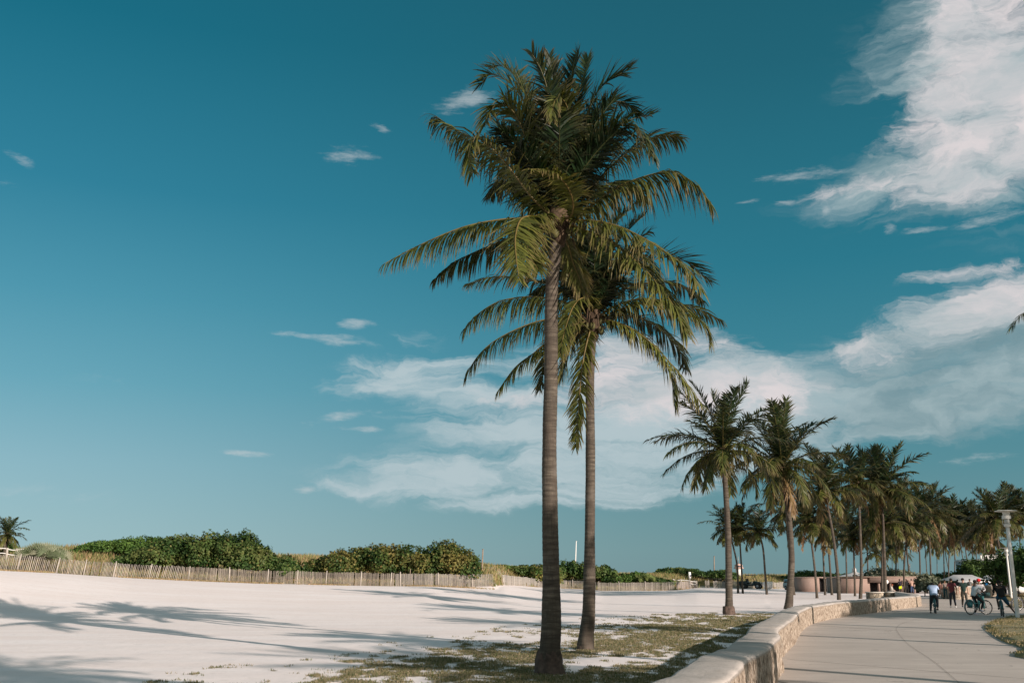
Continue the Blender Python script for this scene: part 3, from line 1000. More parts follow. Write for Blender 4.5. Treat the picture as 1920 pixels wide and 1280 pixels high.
def frond(buf, ctrl, nleaf=80, L=0.62, wd=0.034, droop=0.30, vup=0.15, age=0.3, seed=0, twist=0.0, rach=0.022, segs=4, side_hint=None, bare=0.10):
    """one feather leaf: a rachis through the control points, leaflets both sides.  age 0 young green .. 1 dead"""
    r = np.random.default_rng(seed)
    pts, Ln = resample(catmull(ctrl, 10), nleaf + 1)
    P = np.array([tuple(p) for p in pts])
    T = np.gradient(P, axis=0); T /= np.linalg.norm(T, axis=1)[:, None] + 1e-9
    hz = P[-1] - P[0]
    mid = P[len(P) // 2] - P[0]
    o = np.array([hz[0] + mid[0] * .5, hz[1] + mid[1] * .5, 0.0])
    if np.linalg.norm(o) < 0.15: o = np.array([0.3, -1, 0.0])
    o /= np.linalg.norm(o)
    S0 = np.array([-o[1], o[0], 0.0]) if side_hint is None else np.array(side_hint, dtype=float)
    S0 /= np.linalg.norm(S0)
    t = np.linspace(0, 1, nleaf + 1)
    S = S0[None, :] - T * (T @ S0)[:, None]
    S /= np.linalg.norm(S, axis=1)[:, None] + 1e-9
    N = np.cross(S, T)
    fl = np.sign((N * np.array([0, 0, 1.0]) - 0 * T).sum(1).mean() or 1)
    N = N * fl
    # petiole heads up out of the crown: N may flip where the rachis is vertical; keep continuous
    for i in range(1, len(N)):
        if N[i] @ N[i - 1] < 0: N[i] *= -1
    if twist:
        a = twist * t ** 1.3
        S, N = S * np.cos(a)[:, None] + N * np.sin(a)[:, None], N * np.cos(a)[:, None] - S * np.sin(a)[:, None]
    # rachis
    n6 = 5
    rad = rach * (1.15 - 1.05 * t) + 0.004
    an = np.arange(n6) * 2 * PI / n6
    rv = (P[:, None, :] + (S[:, None, :] * np.cos(an)[None, :, None] + N[:, None, :] * np.sin(an)[None, :, None]) * rad[:, None, None]).reshape(-1, 3)
    idx = np.arange((nleaf + 1) * n6).reshape(-1, n6)
    nx = np.roll(idx, -1, 1)
    q = np.stack([idx[:-1], nx[:-1], nx[1:], idx[1:]], -1).reshape(-1, 4)
    rc = np.array([0.05, 0.06, 0.02]) * (1 - age) + np.array([0.32, 0.21, 0.07]) * age
    buf.add(rv, q, np.zeros((0, 3), int), np.tile(rc, (len(rv), 1)) * 0.9)
    L = L * 1.38; nl_ = nleaf
    # leaflets
    k0 = max(1, int(bare * nleaf))
    ii = np.arange(k0, nleaf + 1)
    tt = (ii - k0) / (nleaf - k0)
    prof = np.minimum(1, 0.5 + tt * 3.0) * np.where(tt > 0.5, 1 - 0.60 * ((tt - 0.5) / 0.5) ** 1.8, 1)
    for sd in (-1, 1):
        n = len(ii)
        jit = r.normal(0, 1, (n, 3))
        k3 = np.interp(np.arange(n), np.arange(0, n + 7, 7), r.normal(0, 1, len(np.arange(0, n + 7, 7))))
        k4 = np.repeat(r.normal(0, 1, n // 3 + 1), 3)[:n]
        fa = 0.45 + 0.55 * tt + 0.13 * k3 + 0.10 * k4 + r.normal(0, 0.07, n)          # forward angle
        D = S[ii] * (sd * np.cos(fa))[:, None] + T[ii] * np.sin(fa)[:, None] + N[ii] * (vup + 0.12 * jit[:, 0] + 0.14 * k4)[:, None] + jit * 0.04
        D /= np.linalg.norm(D, axis=1)[:, None]
        ll = L * prof * r.uniform(0.8, 1.12, n) * (1 + 0.07 * k3)
        if age > 0.5: ll *= r.uniform(0.6, 1.0, n)
        # broken or missing leaflets
        ll *= np.where(r.random(n) < 0.04 + 0.1 * age, r.uniform(0.3, 0.7, n), 1)
        g = droop * (0.55 + 0.9 * r.random(n)) * (1 + 0.28 * k3 + 0.2 * k4) * (0.6 + 0.8 * np.clip(1 - np.abs(D[:, 2]), 0, 1))
        W = np.cross(D, N[ii]); W /= np.linalg.norm(W, axis=1)[:, None] + 1e-9
        tw = r.normal(0, 0.35, n)
        W = W * np.cos(tw)[:, None] + N[ii] * np.sin(tw)[:, None]
        base = P[ii] + (S[ii] * sd * 0.6 * rad[ii][:, None])
        rows = []
        p = base.copy(); d = D.copy()
        ws = [0.55, 1.0, 0.85, 0.5, 0.0] if segs == 4 else [0.6, 1.0, 0.6, 0.0]
        for s_ in range(segs + 1):
            w_ = wd * ws[s_] * 0.5
            if s_ < segs:
                rows.append(p - W * w_); rows.append(p + W * w_)
            else: rows.append(p)
            d = d + np.array([0, 0, -1.0]) * (g * (1.0 if s_ else 0.5))[:, None]
            d /= np.linalg.norm(d, axis=1)[:, None]
            p = p + d * (ll / segs)[:, None]
        vv = np.stack(rows, 1)           # n, 2*segs+1, 3
        m_ = 2 * segs + 1
        b = (np.arange(n) * m_)[:, None]
        f4 = np.concatenate([b + np.array([[2 * k, 2 * k + 1, 2 * k + 3, 2 * k + 2]]) for k in range(segs - 1)])
        f3 = b + np.array([[2 * segs - 2, 2 * segs - 1, 2 * segs]])
        # colour: yellowing with age, scorched tips; crown shade and golden light painted in too
        fb = r.uniform(0.7, 1.3)
        young_shaded = np.array([0.012, 0.027, 0.009]) * fb; old_lit = np.array([0.098, 0.104, 0.020]) * fb; dead = np.array([0.17, 0.095, 0.045])
        a1 = np.clip((age - 0.12) * 2.1 + 0.15 * tt - 0.08 + r.normal(0, 0.13, n), 0, 1)[:, None]
        a2 = np.clip((age - 0.62) * 2.8 + r.normal(0, 0.08, n), 0, 1)[:, None]
        lc = (young_shaded * (1 - a1) + old_lit * a1) * (1 - a2) + dead * a2
        lc *= r.uniform(0.75, 1.2, n)[:, None]
        tipw = np.zeros(m_); tipw[2 * segs] = 0.9; tipw[2 * segs - 2:2 * segs] = 0.45
        ta = np.clip((0.15 + age * 0.75 + 0.5 * tt[:, None] * age) * tipw[None, :], 0, 1)[:, :, None] * r.uniform(0.4, 1.15, (n, 1, 1))
        ta = np.clip(ta, 0, 1)
        cc = lc[:, None, :] * (1 - ta) + np.array([0.27, 0.165, 0.095]) * ta
        buf.add(vv.reshape(-1, 3), f4, f3, cc.reshape(-1, 3))
    return P


def trunk_mesh(name, path, rads, parent, ring=0.03, n=22, seed=1, lod=False):
    r = np.random.default_rng(seed)
    pts, L = resample(catmull(path, 12), 2)
    m = max(8, int(L / (0.25 if lod else ring)))
    pts, L = resample(catmull(path, 12), m)
    if len(rads) == len(path):
        dd = [0.0]
        for a_, b_ in zip(path, path[1:]): dd.append(dd[-1] + (V(b_) - V(a_)).length)
        rr = np.interp(np.linspace(0, 1, m), np.array(dd) / dd[-1], rads)
    else: rr = np.interp(np.linspace(0, 1, m), [0, 0.05, 0.18, 0.6, 1.0][:len(rads)] if len(rads) == 5 else np.linspace(0, 1, len(rads)), rads)
    n = 8 if lod else n
    vs = np.zeros((m, n, 3))
    for i, p in enumerate(pts):
        s = L * i / (m - 1)
        for k in range(n):
            a = 2 * PI * k / n
            rd = rr[i]
            if not lod:
                rd *= 1 + 0.035 * (1 - ((s + 0.03 * math.sin(a * 2 + s)) * 8.5 % 1.0)) + 0.06 * noise.noise(V((math.cos(a) * 1.3, math.sin(a) * 1.3, s * 1.2 + seed)))
                if s < 0.9: rd *= 1 + 0.10 * (0.9 - s) * (math.sin(a * 5 + seed) + 0.6 * math.sin(a * 11 + seed * 2 + s * 9))
            vs[i, k] = (p.x + rd * math.cos(a), p.y + rd * math.sin(a), p.z)
    idx = np.arange(m * n).reshape(m, n); nx = np.roll(idx, -1, 1)
    q = np.stack([idx[:-1], nx[:-1], nx[1:], idx[1:]], -1).reshape(-1, 4)
    ff = np.concatenate([q.ravel(), idx[-1], idx[0][::-1]])
    lt = np.concatenate([np.full(len(q), 4), [n, n]])
    return np_mesh(name, vs.reshape(-1, 3), ff, lt, bark_m, parent, smooth=True), pts


def root_collar(parent, r0, h, seed, taper=0.20, boot=True):
    """dark matted roots round the foot"""
    n, m = 30, 10
    vs = []
    for i in range(m):
        t = i / (m - 1)
        for k in range(n):
            a = 2 * PI * k / n
            rd = r0 * (1.04 - taper * t ** 0.8 + 0.13 * noise.noise(V((math.cos(a) * 2.5, math.sin(a) * 2.5, t * 3 + seed)))) + 0.012 * math.sin(k * 2.1 * 3)
            if i == m - 1: rd *= 0.90 if boot else 0.8
            vs.append((rd * math.cos(a), rd * math.sin(a), -0.05 + (h + 0.05) * t * (1 + (0.0 if boot else 0.35) * noise.noise(V((math.cos(a) * 3, math.sin(a) * 3, seed))) + (0.0 if boot else 0.10) * math.sin(k * 2.4))))
    fs = [(i * n + k, i * n + (k + 1) % n, (i + 1) * n + (k + 1) % n, (i + 1) * n + k) for i in range(m - 1) for k in range(n)]
    mbb = MB(); mbb._add(vs, fs); return mbb.build("root_base", root_m, parent, smooth=True)


def heart_mesh(parent, top, r, nuts=True, seed=0, name="crown"):
    """leaf bases, fibre and the growing point: the crown's own body"""
    rr = random.Random(seed)
    mbb = MB()
    prof = [(r * 0.95, -0.45), (r * 1.1, -0.3), (r * 1.5, -0.12), (r * 1.75, 0.05), (r * 1.6, 0.25), (r * 1.15, 0.5), (r * 0.7, 0.85), (r * 0.3, 1.3)]
    mbb.lathe(prof, top, 14)
    # torn sheaths, spathes
    for k in range(22):
        a = rr.uniform(0, 2 * PI); l = rr.uniform(0.25, 0.65)
        d_ = V((math.cos(a), math.sin(a), 0)); p0 = V(top) + d_ * r * 1.1 + V((0, 0, rr.uniform(-0.25, 0.2)))
        mbb.tube([p0, p0 + d_ * l * 0.5 + V((0, 0, l * rr.uniform(-0.2, 0.5))), p0 + d_ * l * 0.8 + V((0, 0, -l * rr.uniform(0.1, 0.9)))], [0.045, 0.03, 0.006], 5, squash=0.4)
    return mbb.build(name, fibre_m, parent, smooth=True)


def to_local(o, pts): return [V(p) - o.location for p in pts]


def big_palm(label, base_px, Y, trunk_px, widths_px, top_px, fronds, fill, seed, collar=None, Lf=4.1):
    base = at(*base_px, Y)
    base.z = terrain(base.x, base.y)
    root = empty("palm_tree", base, label=label, cat="palm tree", group="pair of tall palms nearest the viewer")
    # trunk path: follows the photo at the palm's own distance
    path = [V((0, 0, -0.1))]
    for p in trunk_px[1:]:
        q = at(p[0], p[1], Y) - base
        path.append(q)
    rads = [w_ / 2 / F * (Y * 1.03) for w_ in widths_px]
    tr, _ = trunk_mesh("trunk", path, rads, root, seed=seed)
    if collar: root_collar(tr, collar[0], collar[1], seed, 0.30, False)
    top = at(*top_px, Y) - base
    cr = heart_mesh(root, top, rads[-1] * 1.15, seed=seed)
    rnd = random.Random(seed)
    for i, fr in enumerate(fronds):
        pxs, dtip, kw = fr
        n = len(pxs)
        ctrl = [top + V((0, 0, 0.1))]
        for j, p in enumerate(pxs[1:], 1):
            s = j / (n - 1)
            ctrl.append(at(p[0], p[1], Y + dtip * (s ** 0.9)) - base)
        b = Buf()
        k2 = dict(nleaf=125, L=0.62, wd=0.042, seed=seed * 100 + i); k2.update(kw)
        frond(b, ctrl, **k2)
        b.build("frond", frond_m, cr)
    # further fronds inside the crown: (azimuth deg (0 = away, 90 = right), start elevation, length, sag, age)
    for i, (azd, eld, ln, sag, age) in enumerate(fill):
        a = math.radians(azd); e0 = math.radians(eld)
        o_ = V((math.sin(a), math.cos(a), 0)); p = top + V((0, 0, 0.15)); ctrl = [p.copy()]
        steps = 6
        e = e0
        for s in range(steps):
            p = p + (o_ * math.cos(e) + V((0, 0, math.sin(e)))) * ln / steps
            e -= math.radians(sag) / steps
            ctrl.append(p.copy())
        b = Buf()
        frond(b, ctrl, nleaf=115, L=0.64, wd=0.042, age=age, seed=seed * 100 + 60 + i, droop=0.2 + (0.15 if eld < 40 else 0), vup=0.2)
        b.build("frond", frond_m, cr)
    # coconut stalks
    for k in range(8):
        mbb = MB()
        a = rnd.uniform(0, 2 * PI); rr_ = rads[-1] * 1.9
        c_ = top + V((math.cos(a) * rr_, math.sin(a) * rr_, rnd.uniform(-0.25, 0.05)))
        mbb.ell(c_, (0.085, 0.085, 0.11), 8, 6)
        mbb.build("coconut", nut_m, cr, smooth=True)
    return root


def c1(X, Y_): return (700 + X / 2.909, 80 + Y_ / 2.909)
def c2(X, Y_): return (800 + X / 3.2, 400 + Y_ / 3.2)
def c1s(*a): return [c1(*p) for p in a]
def c2s(*a): return [c2(*p) for p in a]


HANG = dict(droop=0.62, vup=-0.05)
UP = dict(droop=0.10, vup=0.35)
fr1 = [
    (c1s((1010, 1000), (900, 960), (700, 965), (480, 1010), (240, 1110), (60, 1205)), -0.6, dict(age=.50, L=.58, **HANG)),
    (c1s((1010, 1000), (880, 1005), (730, 1070), (560, 1140), (430, 1205), (335, 1290)), 0.9, dict(age=.30, L=.52, **HANG)),
    (c1s((1010, 1000), (900, 950), (810, 960), (775, 1060), (780, 1180), (795, 1290)), -2.6, dict(age=.52, L=.74, droop=.12, vup=-.1, nleaf=95)),
    (c1s((1010, 1000), (930, 940), (870, 960), (840, 1060), (850, 1150), (900, 1240)), -1.8, dict(age=.42, L=.62, droop=.3)),
    (c1s((1000, 990), (870, 880), (760, 720), (650, 600), (540, 520), (440, 470), (340, 400)), 0.7, dict(age=.33, L=.78, **HANG)),
    (c1s((1000, 990), (870, 850), (740, 680), (640, 570), (560, 525), (525, 590), (535, 720)), -1.5, dict(age=.45, L=.55, droop=.4)),
    (c1s((1005, 980), (900, 720), (830, 520), (780, 400), (715, 340), (640, 370), (605, 455)), -1.3, dict(age=.42, L=.62, droop=.2)),
    (c1s((1005, 980), (910, 640), (850, 400), (790, 270), (715, 200), (640, 175), (590, 220)), 0.5, dict(age=.28, L=.66, **UP)),
    (c1s((1005, 980), (930, 640), (880, 400), (820, 270), (770, 180), (700, 130), (640, 140)), 1.2, dict(age=.22, L=.60, **UP)),
    (c1s((1005, 980), (975, 620), (965, 400), (950, 260), (915, 150), (865, 60)), -0.6, dict(age=.22, L=.56, **UP)),
    (c1s((1010, 980), (1010, 620), (1010, 420), (1000, 260), (975, 150), (960, 75)), 0.9, dict(age=.12, L=.5, **UP)),
    (c1s((1010, 980), (1035, 620), (1050, 400), (1070, 240), (1095, 140), (1115, 70)), 0.3, dict(age=.10, L=.56, **UP)),
    (c1s((1010, 980), (1060, 620), (1100, 380), (1130, 240), (1155, 150), (1170, 90)), 1.3, dict(age=.10, L=.5, **UP)),
    (c1s((1015, 980), (1080, 700), (1130, 500), (1175, 370), (1230, 260), (1310, 190), (1390, 150)), 0.2, dict(age=.10, L=.66, droop=.06, vup=.1)),
    (c1s((1015, 980), (1090, 720), (1150, 520), (1210, 390), (1290, 325), (1380, 330), (1440, 390)), 1.0, dict(age=.12, L=.62, droop=.15, vup=.3)),
    (c1s((1015, 980), (1110, 720), (1200, 570), (1290, 475), (1380, 440), (1460, 490), (1520, 620)), -1.4, dict(age=.20, L=.66, droop=.35)),
    (c1s((1015, 980), (1120, 720), (1210, 560), (1300, 470), (1400, 420), (1520, 395)), 1.2, dict(age=.08, L=.58, **UP)),
    (c1s((1015, 980), (1150, 850), (1280, 690), (1400, 590), (1500, 530), (1590, 505), (1680, 525)), 0.6, dict(age=.36, L=.60, droop=.4)),
    (c1s((1020, 1000), (1170, 900), (1330, 790), (1480, 730), (1620, 705), (1740, 760), (1845, 880)), -0.8, dict(age=.44, L=.74, **HANG)),
    (c1s((1020, 1000), (1180, 970), (1330, 1000), (1480, 1070), (1620, 1160), (1720, 1240), (1790, 1350)), -2.2, dict(age=.50, L=.72, droop=.28, vup=-.05, nleaf=96)),
    (c2s((900, 90), (1000, 120), (1150, 200), (1290, 320), (1400, 440), (1490, 570), (1560, 720)), -2.4, dict(age=.48, L=.66, droop=.45)),
    (c1s((1010, 1000), (1080, 940), (1085, 850), (1040, 760), (960, 700), (850, 690)), -2.3, dict(age=.58, L=.46, droop=.25)),
    (c1s((1005, 990), (1050, 700), (1072, 480), (1060, 360), (1020, 300), (985, 330), (975, 420)), -1.5, dict(age=.38, L=.42, droop=.3)),
    (c1s((1000, 990), (890, 790), (800, 650), (740, 540), (700, 470), (670, 440)), 1.0, dict(age=.10, L=.60, droop=.2)),
    (c1s((1000, 990), (880, 870), (800, 790), (730, 760), (680, 780), (640, 830)), 1.8, dict(age=.15, L=.56, droop=.4)),
    (c2s((820, 100), (850, 200), (880, 300), (920, 400), (930, 470)), 1.6, dict(age=.50, L=.40, droop=.4)),
    (c1s((1030, 1000), (1130, 900), (1230, 800), (1330, 760), (1420, 790), (1480, 860)), 1.9, dict(age=.25, L=.56, droop=.5)),
]
fill1 = [(10, 84, 3.3, 25, .06), (60, 80, 3.1, 30, .06), (110, 78, 3.0, 35, .08), (190, 80, 2.7, 30, .1), (250, 78, 2.9, 30, .06), (300, 80, 3.1, 30, .06), (340, 62, 3.2, 60, .12), (25, 58, 3.2, 65, .12), (0, 35, 3.2, 80, .25), (80, 66, 2.5, 35, .03), (280, 66, 2.5, 35, .03), (180, 70, 2.2, 30, .05), (130, 62, 2.3, 40, .05), (230, 62, 2.3, 40, .05)]
_f1 = [
         (85, 58, 3.6, 55, .15), (140, 60, 3.0, 60, .2), (225, 55, 3.2, 65, .2), (280, 55, 3.5, 60, .15), (0, 40, 3.6, 75, .3), (50, 35, 3.6, 80, .3), (320, 35, 3.4, 80, .3), (95, 66, 3.5, 40, .05), (265, 66, 3.5, 35, .05), (170, 82, 2.6, 30, .05), (75, 85, 3.0, 15, .02), (290, 86, 3.0, 12, .02)]
big_palm("tallest palm, thick dark trunk with matted root base, in front of its twin", (1030, 1263), 20.4,
         [(1030, 1262), (1030, 1240), (1034, 1150), (1032, 1000), (1030, 850), (1033, 700), (1034, 560), (1040, 480), (1047, 430)],
         [46, 38, 33, 28, 26, 25, 24, 23, 22], (1047, 424), fr1, fill1, 11, collar=(0.31, 0.40))

fr2 = [
    (c2s((990, 640), (900, 560), (760, 515), (600, 500), (430, 530), (300, 610), (225, 695)), 0.4, dict(age=.44, L=.70, **HANG)),
    (c2s((990, 640), (860, 625), (700, 640), (550, 690), (400, 770), (300, 865), (230, 985)), -0.7, dict(age=.40, L=.62, **HANG)),
    (c2s((990, 650), (860, 680), (740, 760), (640, 840), (530, 925), (420, 1075)), -0.3, dict(age=.46, L=.52, **HANG)),
    (c2s((990, 630), (870, 500), (740, 430), (600, 400), (420, 378), (240, 425)), 0.9, dict(age=.50, L=.55, droop=.4)),
    (c2s((1000, 620), (985, 540), (935, 508), (880, 560), (845, 650), (815, 760), (800, 860)), -1.8, dict(age=.55, L=.62, droop=.3)),
    (c2s((990, 660), (965, 760), (940, 880), (925, 1000), (915, 1120), (905, 1270), (895, 1400)), -0.9, dict(age=.56, L=.62, droop=.35)),
    (c2s((990, 650), (850, 690), (745, 780), (700, 900), (680, 1050)), 1.0, dict(age=.35, L=.60, droop=.3)),
    (c2s((990, 650), (930, 680), (870, 780), (830, 880), (800, 990)), 0.2, dict(age=.42, L=.62, droop=.2)),
    (c2s((1000, 640), (1120, 560), (1260, 515), (1420, 525), (1560, 580), (1670, 670), (1700, 780)), -1.0, dict(age=.46, L=.74, droop=.5)),
    (c2s((1000, 630), (1120, 590), (1280, 540), (1450, 530), (1610, 570), (1770, 640)), 0.9, dict(age=.44, L=.62, droop=.4)),
    (c2s((1000, 650), (1130, 650), (1260, 710), (1380, 810), (1480, 920), (1580, 1050), (1660, 1160)), -1.6, dict(age=.52, L=.74, droop=.62, nleaf=95)),
    (c2s((1000, 650), (1150, 665), (1300, 740), (1400, 850), (1470, 980), (1490, 1160)), -0.4, dict(age=.40, L=.66, droop=.45)),
    (c2s((1000, 640), (1160, 610), (1310, 640), (1430, 720), (1520, 830), (1560, 930)), 1.2, dict(age=.25, L=.62, droop=.35)),
    (c2s((1000, 620), (1130, 430), (1270, 320), (1420, 265), (1560, 290), (1690, 400)), 0.7, dict(age=.18, L=.70, droop=.06, vup=.25)),
    (c2s((1000, 620), (1060, 380), (1130, 200), (1220, 90), (1310, 10)), 0.6, dict(age=.12, L=.55, **UP)),
    (c2s((1000, 620), (1040, 340), (1090, 150), (1160, 30), (1230, -30)), -0.4, dict(age=.15, L=.52, **UP)),
    (c2s((1000, 620), (970, 430), (930, 260), (870, 130)), 0.3, dict(age=.12, L=.55, **UP)),
    (c2s((1000, 620), (1005, 400), (1010, 230), (1030, 60)), 0.7, dict(age=.08, L=.55, **UP)),
    (c2s((1000, 620), (930, 470), (860, 350), (800, 300), (760, 320)), -0.8, dict(age=.2, L=.60, droop=.3)),
    (c2s((1000, 630), (900, 500), (800, 450), (700, 440), (640, 480)), 1.3, dict(age=.2, L=.60, droop=.4)),
    (c2s((1000, 630), (1120, 500), (1260, 430), (1420, 410), (1560, 450), (1650, 520)), 1.6, dict(age=.25, L=.60, droop=.4)),
    (c2s((1000, 620), (1090, 400), (1170, 290), (1270, 250), (1350, 300), (1400, 400)), -1.6, dict(age=.3, L=.62, droop=.4)),
]
fill2 = [(20, 82, 3.2, 30, .06), (90, 74, 3.1, 40, .08), (200, 74, 2.7, 45, .1), (270, 72, 3.1, 40, .08), (330, 60, 3.2, 60, .15), (45, 55, 3.3, 65, .15), (0, 30, 3.3, 80, .25), (130, 62, 2.4, 40, .05), (230, 62, 2.4, 40, .05), (180, 72, 2.2, 30, .05)]
_f2 = [(130, 66, 3.3, 50, .12), (200, 68, 3.0, 50, .15), (260, 70, 3.4, 45, .1), (320, 66, 3.5, 50, .12), (0, 50, 3.6, 70, .2), (50, 50, 3.6, 70, .2), (100, 45, 3.6, 75, .25), (300, 45, 3.6, 75, .25), (340, 30, 3.6, 80, .3), (40, 25, 3.4, 80, .35), (170, 60, 2.8, 70, .25), (235, 58, 3.0, 70, .2), (65, 84, 3.2, 20, .05), (280, 82, 3.0, 25, .05)]
big_palm("slightly shorter palm right behind the tallest one, thin pale ringed trunk", (1097, 1220), 27.0,
         [(1097, 1220), (1099, 1195), (1104, 1140), (1106, 1000), (1107, 850), (1106, 720), (1109, 650), (1113, 612)],
         [31, 26, 22, 18, 17, 16, 15, 15], (1113, 606), fr2, fill2, 23, collar=(0.24, 0.14))


# ---------------------------------------------------------------- the avenue behind
def crown_mesh_data(seed, n=29, nl=38, L=0.64, wd=0.09, length=3.5, dead=0, segs=3, wind=0.25):
    rr = random.Random(seed); b = Buf()
    for i in range(n):
        t = i / (n - 1)
        azi = i * 2.39996 + rr.uniform(-0.3, 0.3)
        e = math.radians(85 - 100 * t ** 0.8 + rr.uniform(-9, 9))
        age = 0.02 + 0.38 * t + rr.uniform(-0.08, 0.14)
        if i >= n - dead: e = math.radians(rr.uniform(-35, -65)); age = rr.uniform(0.72, 1.0)
        ln = length * (0.80 + 0.25 * math.sin(PI * min(1, t * 1.3))) * rr.uniform(0.86, 1.1)
        sag = math.radians(22 + 48 * min(1, t * 1.4)) * rr.uniform(0.7, 1.3)
        if i >= n - dead: sag = math.radians(25); ln *= 0.8
        o_ = V((math.sin(azi), math.cos(azi), 0)); p = V((0, 0, 0.1)); ctrl = [p.copy()]
        for s in range(6):
            d_ = o_ * math.cos(e) + V((0, 0, math.sin(e))) + V((-wind * 0.5, wind * 0.5, 0)) * (s / 6) * 0.5
            p = p + d_.normalized() * ln / 6
            e = max(math.radians(-88), e - sag / 6)
            ctrl.append(p.copy())
        frond(b, ctrl, nleaf=nl, L=L * rr.uniform(0.85, 1.1), wd=wd, age=max(0, min(1, age)), droop=0.08 + 0.42 * min(1, t * 1.2), vup=0.3 - 0.35 * t, seed=seed * 50 + i, segs=segs, rach=0.03, twist=rr.uniform(-0.3, 0.3))
    return b


crown_protos = {}
for k, kw in {
    'a': dict(seed=1, n=29, nl=56, wd=0.062, L=.62), 'b': dict(seed=2, n=30, nl=56, wd=0.062, L=.62, dead=2), 'c': dict(seed=3, n=30, dead=1), 'd': dict(seed=4, n=30, dead=2), 'e': dict(seed=5, n=28),
    'f': dict(seed=6, n=26, dead=4), 'g': dict(seed=7, n=23, nl=28, wd=0.11), 'h': dict(seed=8, n=25, nl=28, wd=0.11, dead=1), 'i': dict(seed=9, n=20, nl=24, wd=0.12)}.items():
    b = crown_mesh_data(**kw)
    o = b.build("crown_proto_" + k, frond_m, None)
    crown_protos[k] = o.data
    bpy.data.objects.remove(o)
proto_heart = {}
mbb = MB(); mbb.lathe([(0.13, -0.4), (0.17, -0.2), (0.24, 0.0), (0.2, 0.3), (0.1, 0.8)], (0, 0, 0), 10)
for k in range(12):
    a = k * 2.4; d_ = V((math.cos(a), math.sin(a), 0)); mbb.tube([d_ * 0.15, d_ * 0.4 + V((0, 0, -0.1)), d_ * 0.45 + V((0, 0, -0.4))], [0.06, 0.04, 0.01], 5)
_h = mbb.build("leaf_bases_proto", fibre_m, None, smooth=True); heart_data = _h.data; bpy.data.objects.remove(_h)
palm_n = [0]


def palm(label, bx, by, mids, top, size, kind, rot=0.0, w0=None, Y=None, collar=False, lod=True, group="coconut palms lining the promenade", tilt=0.0):
    """bx,by foot in the photo; mids the trunk's way up; top where the crown springs; size crown radius in photo pixels"""
    if Y is None:
        g_ = gp(bx, by); Y = g_.y
    base = at(bx, by, Y); z0 = terrain(base.x, base.y); base.z = z0
    root = empty("palm_tree", base, label=label, cat="palm tree", group=group)
    path = [V((0, 0, -0.15))] + [at(p[0], p[1], Y) - base for p in mids] + [at(top[0], top[1], Y) - base]
    w_ = (w0 or max(0.10, 0.15)) * (1 + 0.08 * math.sin(palm_n[0] * 1.7))
    tr, pts = trunk_mesh("trunk", path, [w_ * 1.45, w_ * 1.12, w_ * 0.96, w_ * 0.84, w_ * 0.76], root, ring=0.06, n=12, seed=palm_n[0], lod=lod)
    if collar: root_collar(tr, w_ * 2.0, 0.42, 3)
    cr = bpy.data.objects.new("crown", crown_protos[kind]); col.objects.link(cr); cr.parent = root
    cr.location = pts[-1]
    sc = size / F * Y / 3.25
    cr.scale = (sc * 0.96, sc * 0.96, sc * (1.12 if kind in 'ab' else 0.98))
    cr.rotation_euler = (tilt, 0, rot)
    hb_ = bpy.data.objects.new("leaf_base", heart_data); col.objects.link(hb_); hb_.parent = cr
    palm_n[0] += 1
    return root


